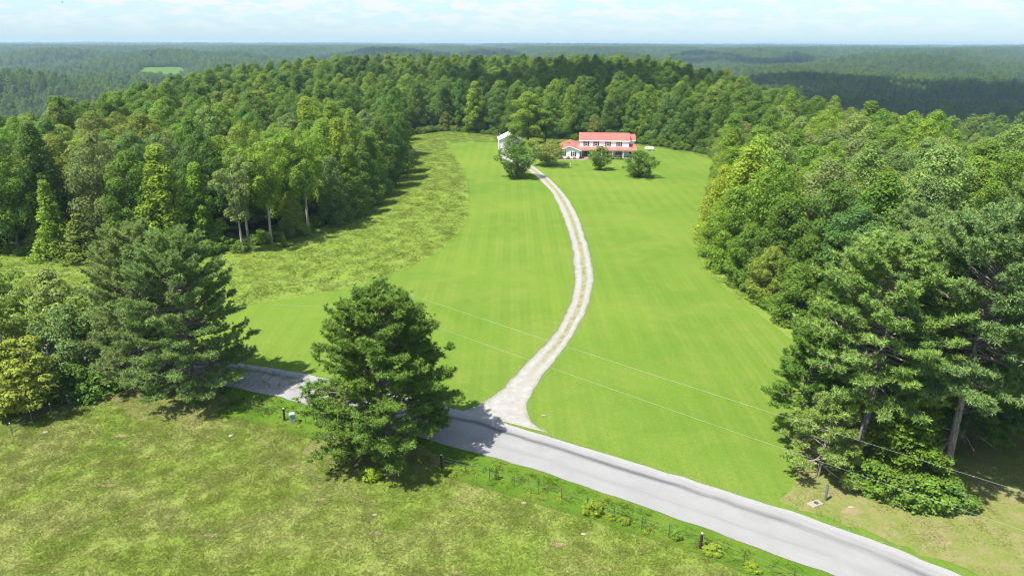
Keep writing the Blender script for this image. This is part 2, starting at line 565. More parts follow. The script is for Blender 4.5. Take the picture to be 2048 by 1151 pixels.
M['post_top'] = plain('sawn_post_top', (0.42, 0.38, 0.31), 0.9, 0.1, 0.15, 6)
M['stub'] = plain('grey_post', (0.13, 0.125, 0.115), 0.9, 0.1, 0.2, 6)
M['steel'] = plain('green_steel_post', (0.075, 0.085, 0.06), 0.6, 0.4, 0.2)
M['wire'] = plain('galvanised_wire', (0.27, 0.28, 0.28), 0.7, 0.2, 0.05)
M['pole'] = plain('pole_wood', (0.17, 0.14, 0.115), 0.9, 0.1, 0.2, 4)
M['ceramic'] = plain('grey_insulator', (0.55, 0.57, 0.6), 0.35, 0.5, 0.05)
M['pedestal'] = plain('pale_green_box', (0.22, 0.27, 0.245), 0.6, 0.2, 0.06)
M['tank'] = plain('white_tank_paint', (0.80, 0.80, 0.78), 0.35, 0.5, 0.03)
M['shedwall'] = plain('white_sheet_metal', (0.68, 0.70, 0.72), 0.5, 0.4, 0.05)
M['stone'] = plain('pale_stone', (0.224, 0.197, 0.156), 0.9, 0.1, 0.2, 4)
M['soil'] = plain('bare_soil', (0.175, 0.145, 0.075), 0.95, 0.05, 0.2, 3)
M['iron'] = plain('dark_iron', (0.05, 0.05, 0.05), 0.6, 0.3)
M['bird'] = plain('dark_feathers', (0.03, 0.03, 0.032), 0.8, 0.2)
M['field'] = grass_mat('hay_field', 'verge', 0.5)


def cloud_mat():
    m, t, out = mat_new('cloud_white')
    d = nd(t, 'ShaderNodeBsdfDiffuse'); d.inputs[0].default_value = (0.9, 0.9, 0.9, 1)
    tr = nd(t, 'ShaderNodeBsdfTransparent')
    mx = nd(t, 'ShaderNodeMixShader'); mx.inputs[0].default_value = 0.4
    lk(t, d.outputs[0], mx.inputs[1]); lk(t, tr.outputs[0], mx.inputs[2]); lk(t, mx.outputs[0], out.inputs['Surface'])
    return m


M['cloud'] = cloud_mat()

# ------------------------------------------------------------------ terrain
rad = np.concatenate([[0], np.geomspace(8, 30000, 170)])
ang = np.radians(np.concatenate([np.arange(-180, -60, 6), np.arange(-60, 60, 1.0), np.arange(60, 180, 6)]))
RR, AA = np.meshgrid(rad, ang, indexing='ij')
X = RR * np.sin(AA); Y = RR * np.cos(AA); Z = H(X, Y) - 0.06
nr, na = X.shape
idx = np.arange(nr * na).reshape(nr, na)
F = np.stack([idx[:-1, :], np.roll(idx, -1, 1)[:-1, :], np.roll(idx, -1, 1)[1:, :], idx[1:, :]], -1).reshape(-1, 4)
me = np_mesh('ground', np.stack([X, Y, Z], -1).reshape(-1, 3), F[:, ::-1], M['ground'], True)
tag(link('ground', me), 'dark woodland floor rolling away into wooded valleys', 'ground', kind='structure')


def smooth_closed(P, step=1.5, jit=0.0, seed=1, closed=True):
    """Catmull-Rom through the points, resampled, with a ragged edge"""
    rr = random.Random(seed); out = []; n = len(P)
    for i in range(n if closed else n - 1):
        g = lambda k: P[k % n] if closed else P[max(0, min(n - 1, k))]
        p0, p1, p2, p3 = (np.array(g(i + k), float) for k in (-1, 0, 1, 2))
        m = max(1, int(np.linalg.norm(p2 - p1) / step))
        for j in range(m):
            t = j / m
            q = 0.5 * ((2 * p1) + (-p0 + p2) * t + (2 * p0 - 5 * p1 + 4 * p2 - p3) * t * t + (-p0 + 3 * p1 - 3 * p2 + p3) * t ** 3)
            out.append((q[0] + rr.uniform(-jit, jit), q[1] + rr.uniform(-jit, jit)))
    if not closed: out.append(tuple(P[-1]))
    return out


def sheet(name, P, z, mat, label=None, cat=None, kind='structure'):
    me = bpy.data.meshes.new(name)
    bm = bmesh.new()
    f = bm.faces.new([bm.verts.new((x, y, z)) for x, y in P])
    f.normal_update()
    if f.normal.z < 0: f.normal_flip(); f.normal_update()
    bmesh.ops.triangulate(bm, faces=bm.faces[:], ngon_method='EAR_CLIP')
    bm.to_mesh(me); bm.free(); me.materials.append(mat)
    return tag(link(name, me), label, cat, kind=kind)


MEADOW = [(-112, 92), (-81, 104.5), (-66, 103.5), (-46.5, 105.5), (-43, 107.5), (-37.3, 118), (-31.5, 128), (-29.5, 148), (-28.5, 168), (-27, 180),
          (-31, 205), (-40, 247), (-24, 267), (-4, 252), (20, 241), (45, 230), (60, 208), (62, 196), (48, 150), (40, 130), (34, 113), (31, 99), (31.5, 90),
          (33, 80), (35, 66), (52, 40), (90, 10), (40, 15), (-60, 60), (-112, 70)]
sheet('meadow', MEADOW, 0.0, M['meadow'], 'tall unmown meadow between the lawn and the woods', 'meadow')
LAWN = [(-70, 78.5), (-52, 78.8), (-35.1, 82.0), (-25.3, 86.8), (-17.8, 94.2), (-11.8, 107.0), (-9.0, 123.2), (-9.4, 140), (-10.6, 160), (-14.5, 188.9), (-22.0, 229),
        (-19, 232.5), (-4.2, 234.2), (15, 235), (32, 231), (45.5, 223.5), (54, 210), (57.5, 197), (49, 168), (43, 150.3), (37.3, 131.5), (31.4, 113.4), (29.2, 99.4), (29.6, 90.2),
        (30.8, 80.8), (32.4, 70.1), (35, 58), (44, 44), (62, 28), (70, 4), (45, 24), (29, 34.5), (11.1, 46.4), (-4.3, 55.2), (-20.1, 62.4), (-34.6, 66.4), (-44.5, 69.8), (-70, 73)]
LAWN_S = smooth_closed(LAWN, 1.2, 0.12, 4)
sheet('lawn', LAWN_S, 0.03, M['lawn'], 'bright green mown lawn sloping from the house to the road', 'lawn')
ROAD_FAR = [(-95, 74), (-70, 73), (-56, 72), (-44.5, 69.9), (-34.6, 66.5), (-27.5, 64.7), (-20.1, 62.2), (-4.3, 55.3), (1.6, 51.9), (11.1, 46.5), (18.4, 42.2), (25.1, 37.9), (28.7, 34.8), (45, 22), (70, 1), (100, -26)]
ROAD_NEAR = [(-95, 69), (-70, 68), (-56, 67), (-43.8, 65.2), (-33.2, 61.6), (-27, 59.6), (-18.7, 56.2), (-7.4, 50.6), (-1, 47.6), (4.9, 44.5), (12, 40.2), (18.9, 35.9), (22, 33.6), (40, 19), (66, -2.5), (96, -30)]


def strip(name, A, B, z, mat, label, cat, n=400, cols=(0, .08, .25, .5, .75, .92, 1), jit=0.1, seed=2, flare=None):
    A = np.array(smooth_closed(A, 0.5, 0, 1, False)); B = np.array(smooth_closed(B, 0.5, 0, 1, False))

    def res(Q):
        s = np.concatenate([[0], np.cumsum(np.hypot(*np.diff(Q, axis=0).T))]); t = np.linspace(0, s[-1], n)
        return np.stack([np.interp(t, s, Q[:, 0]), np.interp(t, s, Q[:, 1])], 1), s[-1]
    A, la = res(A); B, lb = res(B); L = (la + lb) / 2
    rs = np.random.RandomState(seed); V = []; UV = []
    ja = np.convolve(rs.randn(n + 4), [.2, .3, .3, .2], 'same')[2:-2] * jit; jb = np.convolve(rs.randn(n + 4), [.2, .3, .3, .2], 'same')[2:-2] * jit
    for i in range(n):
        d = (B[i] - A[i]) / np.linalg.norm(B[i] - A[i])
        a = A[i] + d * ja[i]; b = B[i] + d * jb[i]
        for c in cols:
            q = a + (b - a) * c; V.append((q[0], q[1], z)); UV.append((c, L * i / (n - 1)))
    k = len(cols); idx = np.arange(n * k).reshape(n, k)
    F = np.stack([idx[:-1, :-1], idx[:-1, 1:], idx[1:, 1:], idx[1:, :-1]], -1).reshape(-1, 4)
    me = np_mesh(name, V, F, mat)
    uv = me.uv_layers.new(name='UVMap')
    uv.data.foreach_set('uv', np.array(UV, dtype=np.float32)[F.ravel()].ravel())
    if me.polygons[0].normal.z < 0: me.flip_normals()
    return tag(link(name, me), label, cat, kind='structure')


strip('road', ROAD_NEAR, ROAD_FAR, 0.06, M['road'], 'pale grey chip sealed country road crossing the foreground', 'road', 500)
DL = [(-4.6, 55.35), (-3.0, 56.6), (-1.1, 59.2), (1.9, 66.1), (5.1, 73.4), (7.5, 82.4), (9.0, 92.2), (10.0, 110.1), (10.0, 127.2), (9.3, 147.3), (7.8, 161.1), (4.5, 179.8), (0, 191), (-3.5, 203), (-3.5, 213)]
DR = [(3.2, 51.6), (1.9, 53.2), (1.4, 56.2), (2.6, 61.0), (5.1, 67.3), (8.0, 75.7), (10.2, 84.2), (11.8, 94.5), (12.5, 107.2), (12.8, 127.2), (12.1, 144.8), (10.4, 161.2), (7.0, 181.4), (4, 193), (1, 204), (1.5, 213)]
strip('driveway', DL, DR, 0.045, M['drive'], 'white gravel driveway with two wheel tracks curving up to the house', 'driveway', 420, (0, .06, .2, .35, .5, .65, .8, .94, 1), 0.16, 5)
PASTURE = [(-95, 67.0), (-70, 66), (-45, 60), (-33.4, 57.2), (-20.8, 52.6), (-5.8, 45.9), (3.6, 41.5), (12.7, 37), (19, 32.3), (60, -4), (80, -40), (-95, -40)]
sheet('pasture', PASTURE, 0.02, M['pasture'], 'olive green grazed pasture with dry brown patches in the foreground', 'pasture')
VERGE = [(-95, 70.5), (-44, 67), (-33.2, 62.6), (-27, 60.3), (-18.7, 56.9), (-7.4, 51.3), (4.9, 45.2), (12, 40.9), (18.9, 36.5), (40, 20), (66, -2), (60, -6), (19, 31.9), (12.7, 36.6), (3.6, 41.1), (-5.8, 45.5), (-20.8, 52.2), (-33.4, 56.8), (-45, 59.6), (-95, 66)]
sheet('verge', VERGE, 0.033, M['verge'], 'strip of lush green grass between the wire fence and the road', 'verge')
ROADP = smooth_closed(ROAD_NEAR, 3, 0, 1, False) + smooth_closed(ROAD_FAR, 3, 0, 1, False)[::-1]
off_road = lambda x, y: ~poly_in(x, y, ROADP) & (poly_dist(x, y, ROADP) > 0.45)
strip('cattle_trail', [(-19.5, 48.6), (-17.2, 46.6), (-14.6, 44.6), (-12.2, 42.8), (-9.5, 41.6)], [(-19.3, 48.85), (-16.95, 46.9), (-14.4, 44.85), (-12.05, 43.05), (-9.4, 41.85)], 0.034, M['litter'], 'faint worn trail across the pasture below the lone pine', 'trail', 60, (0, .5, 1), .05, 9)
LITTER = []
for nm, P_, sd in (('pine_litter', [(21.5, 43.6), (19.8, 42.6), (22.2, 40.7), (26, 37.9), (30, 34.6), (36, 29.8), (46, 22.2), (60, 18), (56, 40), (44, 52), (33, 56), (26, 53)], 3),
                  ('pine_litter', [(-17.5, 49), (-14, 46.6), (-11, 45.2), (-6.5, 46.0), (-6.2, 48), (-9, 50.4), (-14, 51.6)], 6),
                  ('pine_litter', [(-44, 60.5), (-38, 57), (-33, 53.6), (-28.5, 53.6), (-26.5, 56.2), (-29, 59.4), (-36, 62.4)], 7)):
    LITTER.append(smooth_closed(P_, 0.8, 0.35, sd))
    sheet(nm, LITTER[-1], 0.045, M['litter'], 'brown needle litter and thin grass under the pines', 'needle litter')

# pale hay field far off on the left hillside
FIELD = [(-770, 1395), (-700, 1385), (-690, 1470), (-705, 1560), (-760, 1640), (-800, 1660), (-815, 1600), (-800, 1500)]
fx, fy = np.meshgrid(np.linspace(-840, -660, 30), np.linspace(1365, 1780, 50))
fz = H(fx, fy) + 1.2
idx = np.arange(fx.size).reshape(fx.shape)
FF = np.stack([idx[:-1, :-1], idx[:-1, 1:], idx[1:, 1:], idx[1:, :-1]], -1).reshape(-1, 4)
cx = fx.ravel()[FF].mean(1); cy = fy.ravel()[FF].mean(1)
tag(link('field', np_mesh('field', np.stack([fx, fy, fz], -1).reshape(-1, 3), FF[poly_in(cx, cy, FIELD)], M['field'], True)),
    'pale green field cut into the far wooded hillside', 'field', kind='structure')


# ------------------------------------------------------------------ plant meshes
def unit(a): return a / (np.linalg.norm(a, axis=-1, keepdims=True) + 1e-9)


def cards(P, N, S, rs, asp=0.62, fold=0.25):
    """one folded leaf-clump face per point"""
    n = len(P)
    t = unit(np.cross(N, rs.randn(n, 3))); b = np.cross(N, t)
    S = S[:, None]
    v = np.stack([P - t * S * .5, P - b * S * asp * .5 + N * S * fold * .4, P + t * S * .5, P + b * S * asp * .5 + N * S * fold * .4], 1)
    return v.reshape(-1, 3), np.arange(4 * n).reshape(n, 4)


def prof_oak(t): return np.sqrt(np.clip(1 - (1.75 * t - 0.72) ** 2, 0.02, 1))
def prof_poplar(t): return np.clip(1.12 - t, 0, 1) ** 0.72 * np.clip(0.55 + 2.4 * t, 0, 1)
def prof_round(t): return np.sqrt(np.clip(1 - (2 * t - 1) ** 2, 0.04, 1))
def prof_skirt(t): return np.clip(1.03 - t, 0, 1) ** 0.36
def prof_cone(t): return np.clip(1.03 - t, 0.02, 1) ** 0.95
def prof_vase(t): return np.sqrt(np.clip(1 - (1.5 * t - 0.85) ** 2, 0.02, 1)) * (0.55 + 0.45 * t)


def broadleaf(seed, Hh, Rr, cb, prof, nl, lr, leaf, ncards, zs=0.8, limbs=12, tr=0.22, spread=0.42, gap=0.0, bark='bark', mat='leaf', lift=0.35):
    rs = np.random.RandomState(seed)
    C = []; L = []
    for i in range(nl):
        t = (i + rs.rand()) / nl
        a = i * 2.39996 + rs.rand() * 0.9
        q = Rr * prof(t) * (rs.rand() ** 0.45) * (0.92 + 0.16 * rs.rand())
        q = max(0, q - lr * 0.35)
        C.append((q * math.cos(a), q * math.sin(a), Hh * (cb + (0.97 - cb) * t) - lr * 0.2)); L.append(lr * (0.65 + 0.7 * rs.rand()) * (1.0 - 0.3 * t))
    C = np.array(C); L = np.array(L)
    if gap: keep = rs.rand(nl) > gap; C = C[keep]; L = L[keep]
    w = L ** 2; cnt = np.maximum(6, (ncards * w / w.sum()).astype(int))
    li = np.repeat(np.arange(len(C)), cnt); n = len(li)
    d = unit(rs.randn(n, 3)); d[:, 2] = np.where((d[:, 2] < -0.35) & (rs.rand(n) < 0.6), -d[:, 2], d[:, 2])
    bump = 0.62 + 0.45 * rs.rand(n) ** 0.7
    P = C[li] + d * (L[li] * bump)[:, None] * np.array([1, 1, zs])
    N = unit(d + spread * rs.randn(n, 3) + np.array([0, 0, lift]))
    S = leaf * (0.6 + 0.8 * rs.rand(n))
    V, F = cards(P, N, S, rs)
    crown = np_mesh('crown', V, F, M[mat])
    mb = MB()
    top = C[np.argmax(C[:, 2])]
    zt = Hh * 0.86
    bend = rs.randn(2) * Rr * 0.05
    pts = [(bend[0] * s * s * 2, bend[1] * s * s * 2, zt * s) for s in np.linspace(0, 1, 7)]
    mb.tube([(0, 0, -0.5)] + pts, [tr * 1.5] + [tr * (1.12 - s) ** 0.85 for s in np.linspace(0, 1, 7)], 7)
    o = rs.permutation(len(C))[:limbs]
    for k in o:
        c = C[k]; s0 = np.clip((c[2] - np.hypot(c[0], c[1]) * 0.7) / zt, cb * 0.75, 0.9)
        b = np.array([bend[0] * s0 * s0 * 2, bend[1] * s0 * s0 * 2, zt * s0])
        m = (b + c) / 2 + np.array([0, 0, -0.05 * Rr])
        r0 = tr * 0.45 * (1.15 - s0)
        mb.tube([b, m, c], [r0, r0 * .65, r0 * .25], 5, False)
    return dict(crown=crown, trunk=mb.mesh('trunk', M[bark], True), H=Hh, R=Rr)


def needles(P, A, L, rs, k, width=0.04, spread=0.75):
    n = len(P)
    P = np.repeat(P, k, 0); A = np.repeat(A, k, 0); L = np.repeat(L, k)
    D = unit(A + spread * rs.randn(n * k, 3)); L = L * (0.65 + 0.5 * rs.rand(n * k))
    side = unit(np.cross(D, rs.randn(n * k, 3))) * width
    st = P + D * (L * 0.08)[:, None]
    V = np.stack([st - side, st + side, st + D * L[:, None]], 1).reshape(-1, 3)
    return V, np.arange(3 * n * k).reshape(-1, 3)


def pine(seed, Hh, Rr, cb, nb, prof, nlen=0.42, k=24, tr=0.24, up0=-4, up1=58, width=0.045, lean=(0, 0), sub=1.6, droop=0.12, bare=0, mat='needle', spread=0.75):
    rs = np.random.RandomState(seed)
    mb = MB(); TP = []; TA = []
    ax = lambda s: np.array([lean[0] * s, lean[1] * s, Hh * 0.97 * s]) + np.array([math.sin(s * 4 + seed), math.cos(s * 3.3 + seed), 0]) * 0.12
    ss = np.linspace(0, 1, 12)
    mb.tube([ax(0) + np.array([0, 0, -0.5])] + [ax(s) for s in ss], [tr * 1.35] + [tr * (1.03 - s) ** 0.8 + 0.015 for s in ss], 8)
    for i in range(nb):
        t = ((i + rs.rand()) / nb)
        s = cb + (1 - cb) * t ** 0.92
        b = ax(min(s, 0.99)); az = i * 2.39996 + rs.randn() * 0.35
        ln = Rr * prof(t) * (0.72 + 0.34 * rs.rand())
        el = R(up0 + (up1 - up0) * t + rs.randn() * 8)
        d = np.array([math.cos(az) * math.cos(el), math.sin(az) * math.cos(el), math.sin(el)])
        path = []
        for q in np.linspace(0, 1, 5):
            path.append(b + d * ln * q + np.array([0, 0, -droop * ln * q * (1.2 - q) * 2 * (1 - t) + 0.10 * ln * q * q]))
        r0 = (0.018 + 0.014 * ln) * (1.2 - 0.5 * t)
        mb.tube(path, [r0, r0 * .8, r0 * .6, r0 * .4, r0 * .2], 5, False)
        ns = int(4 + ln * sub)
        for j in range(ns):
            q = 1.0 if j == 0 else 0.30 + 0.7 * rs.rand() ** 0.75
            f = q * 4; i0 = min(int(f), 3)
            p = path[i0] + (path[i0 + 1] - path[i0]) * (f - i0)
            sd = np.array([-d[1], d[0], 0]) * (rs.choice([-1, 1]) * (0.35 + 0.75 * rs.rand())) if j else np.zeros(3)
            bd = unit(d * 0.75 + sd + np.array([0, 0, 0.28 + 0.3 * rs.rand()]))
            bl = (0.35 + 0.20 * ln * (1.15 - q)) * (0.7 + 0.6 * rs.rand())
            e = p + bd * bl
            mb.tube([p, e], [r0 * .35, r0 * .12], 3, False)
            for u in (0.3, 0.6, 0.85, 1.08):
                TP.append(p + bd * bl * u + rs.randn(3) * 0.09); TA.append(unit(bd * 0.8 + np.array([0, 0, 0.5]) + 0.35 * rs.randn(3)))
    for q in range(10):
        TP.append(ax(0.97) + rs.randn(3) * np.array([.15, .15, .3])); TA.append(np.array([0, 0, 1.0]) + rs.randn(3) * .4)
    for q in range(bare):       # dead snags on the lower stem
        s = cb * (0.45 + 0.6 * rs.rand()); b = ax(s); az = rs.rand() * 6.28; ln = 0.8 + 1.8 * rs.rand()
        mb.tube([b, b + np.array([math.cos(az) * ln * .6, math.sin(az) * ln * .6, 0.1]), b + np.array([math.cos(az) * ln, math.sin(az) * ln, -0.25])], [.03, .02, .008], 4, False)
    TP = np.array(TP); TA = np.array(TA)
    V, F = needles(TP, TA, np.full(len(TP), nlen), rs, k, width, spread)
    crown = np_mesh('crown', V, F, M[mat])
    return dict(crown=crown, trunk=mb.mesh('trunk', M['pine_bark'], True), H=Hh, R=Rr)


def prof_pine(t): return np.clip(1.08 - t, 0, 1) ** 0.62 * (0.80 + 0.20 * min(1, t * 4))
def prof_pine_full(t): return np.clip(1.03 - t, 0, 1) ** 0.34 * (0.90 + 0.10 * min(1, t * 5))
def prof_pine_tall(t): return math.sqrt(max(0.03, 1 - (1.6 * t - 0.65) ** 2))


P = {}
P['oak'] = broadleaf(11, 18, 5.4, 0.22, prof_oak, 60, 1.75, 0.34, 17000)
P['oak2'] = broadleaf(12, 17, 5.0, 0.16, prof_oak, 75, 1.45, 0.32, 17000)
P['poplar'] = broadleaf(13, 20, 4.0, 0.12, prof_poplar, 80, 1.15, 0.33, 16000, 1.25)
P['poplar2'] = broadleaf(14, 20, 4.4, 0.2, prof_poplar, 64, 1.3, 0.32, 16000, 1.3)
P['maple'] = broadleaf(15, 16, 4.8, 0.1, prof_round, 75, 1.4, 0.31, 17000)
P['edge'] = broadleaf(16, 15, 4.6, 0.03, prof_skirt, 85, 1.4, 0.31, 17000)
P['edge2'] = broadleaf(17, 13, 4.8, 0.02, prof_skirt, 85, 1.35, 0.32, 16000, 0.7)
P['open'] = broadleaf(18, 18, 4.8, 0.42, prof_vase, 42, 1.25, 0.32, 9500, 0.85, 22, 0.24, bark='pale_bark')
P['open2'] = broadleaf(19, 17, 4.2, 0.36, prof_vase, 36, 1.15, 0.3, 8500, 0.85, 22, 0.2, gap=0.1, bark='pale_bark')
P['garden'] = broadleaf(20, 7, 3.2, 0.16, prof_round, 62, 0.75, 0.26, 6500, 0.85, 16, 0.17)
P['wide'] = broadleaf(21, 6.4, 4.4, 0.14, prof_round, 85, 0.8, 0.27, 8500, 0.75, 24, 0.2)
P['airy'] = broadleaf(22, 7, 5.0, 0.22, prof_vase, 85, 0.85, 0.26, 7000, 0.6, 30, 0.2, bark='pale_bark')
P['shrub'] = broadleaf(23, 6.5, 3.5, 0.08, prof_round, 80, 0.8, 0.27, 7500, 0.7, 18, 0.1, bark='pale_bark')
P['layered'] = broadleaf(24, 7.5, 3.6, 0.14, prof_round, 70, 0.95, 0.30, 7000, 0.38, 16, 0.13, 0.35, lift=1.0)
P['bush'] = broadleaf(25, 2.6, 1.7, 0.02, prof_round, 40, 0.55, 0.22, 3200, 0.8, 8, 0.05)
P['cedar'] = broadleaf(26, 11, 3.0, 0.03, prof_cone, 120, 0.75, 0.30, 9000, 0.8, 20, 0.16, 0.6)
P['hemlock'] = broadleaf(27, 14, 3.9, 0.12, prof_skirt, 130, 0.95, 0.27, 13000, 0.33, 40, 0.16, 0.45, lift=0.8)
P['pine_big'] = pine(31, 14.6, 5.9, 0.11, 200, prof_pine_full, 0.31, 19, 0.27, -2, 44, width=0.034, sub=3.0, spread=0.9)
P['pine_wide'] = pine(32, 17, 6.6, 0.13, 175, prof_pine_full, 0.32, 19, 0.28, -6, 46, width=0.034, sub=3.0, spread=0.9)
P['pine_tall'] = pine(33, 18.5, 5.0, 0.42, 140, prof_pine_tall, 0.32, 19, 0.27, -6, 55, width=0.034, sub=2.9, bare=26, spread=0.9)
P['pine_mid'] = pine(34, 15, 4.2, 0.25, 90, prof_pine_full, 0.36, 17, 0.22, 0, 58, 0.042, sub=2.4, spread=0.9)
P['pine_mid2'] = pine(35, 16, 4.6, 0.30, 90, prof_pine_tall, 0.36, 17, 0.22, 0, 55, 0.042, sub=2.4, spread=0.9)
P['pine_small'] = pine(36, 6.5, 2.8, 0.14, 46, prof_pine, 0.30, 19, 0.10, -5, 50, width=0.034, sub=2.8, spread=0.9)
P['far1'] = broadleaf(41, 20, 6.0, 0.1, prof_oak, 34, 2.3, 1.15, 1100, 0.85, 0, 0.3, mat='leaf_far')
P['far2'] = broadleaf(42, 21, 5.2, 0.1, prof_poplar, 30, 2.0, 1.1, 1000, 1.1, 0, 0.3, mat='leaf_far')
P['far3'] = broadleaf(43, 18, 6.0, 0.1, prof_round, 34, 2.2, 1.1, 1100, 0.85, 0, 0.3, mat='leaf_far')
P['far4'] = broadleaf(44, 21, 5.6, 0.1, prof_oak, 40, 1.8, 1.0, 1200, 0.9, 0, 0.3, mat='leaf_far')

TINT = {  # foliage colours of the single trees
    'dark': (0.095, 0.179, 0.030), 'deep': (0.071, 0.145, 0.030), 'mid': (0.138, 0.240, 0.033), 'fresh': (0.197, 0.305, 0.035), 'lime': (0.258, 0.351, 0.035),
    'grey': (0.169, 0.234, 0.073), 'blue': (0.109, 0.201, 0.051), 'olive': (0.197, 0.234, 0.049), 'rusty': (0.258, 0.234, 0.084), 'pale': (0.210, 0.296, 0.073),
    'pine': (0.132, 0.223, 0.038), 'pineblue': (0.211, 0.294, 0.090), 'pinelight': (0.219, 0.327, 0.088), 'yellow': (0.238, 0.300, 0.048)}
WORDS = {'dark': 'dark green', 'deep': 'very dark green', 'mid': 'mid green', 'fresh': 'fresh green', 'lime': 'bright yellow-green', 'grey': 'grey-green', 'blue': 'blue-green',
         'olive': 'olive green', 'rusty': 'brownish green', 'pale': 'pale green', 'pine': 'dark green', 'pineblue': 'blue-green', 'pinelight': 'light green', 'yellow': 'yellow-green'}
taken = []      # (x, y, r) of what stands already
_rt = random.Random(77)


def tree(name, proto, x, y, h, r, tint, label, cat='tree', group=None, rz=None, z=None):
    p = P[proto]
    root = empty(name, (x, y, (h1(x, y) if z is None else z)), _rt.uniform(0, 6.28) if rz is None else rz)
    root.scale = (r / p['R'], r / p['R'], h / p['H'])
    link('trunk', p['trunk'], root)
    c = link('crown', p['crown'], root)
    b = TINT[tint]; j = [_rt.uniform(0.88, 1.12) for _ in range(3)]; k = _rt.uniform(0.9, 1.12)
    c.color = (b[0] * j[0] * k, b[1] * k, b[2] * j[2] * k, 1)
    tag(root, label, cat, group)
    taken.append((x, y, r))
    return root


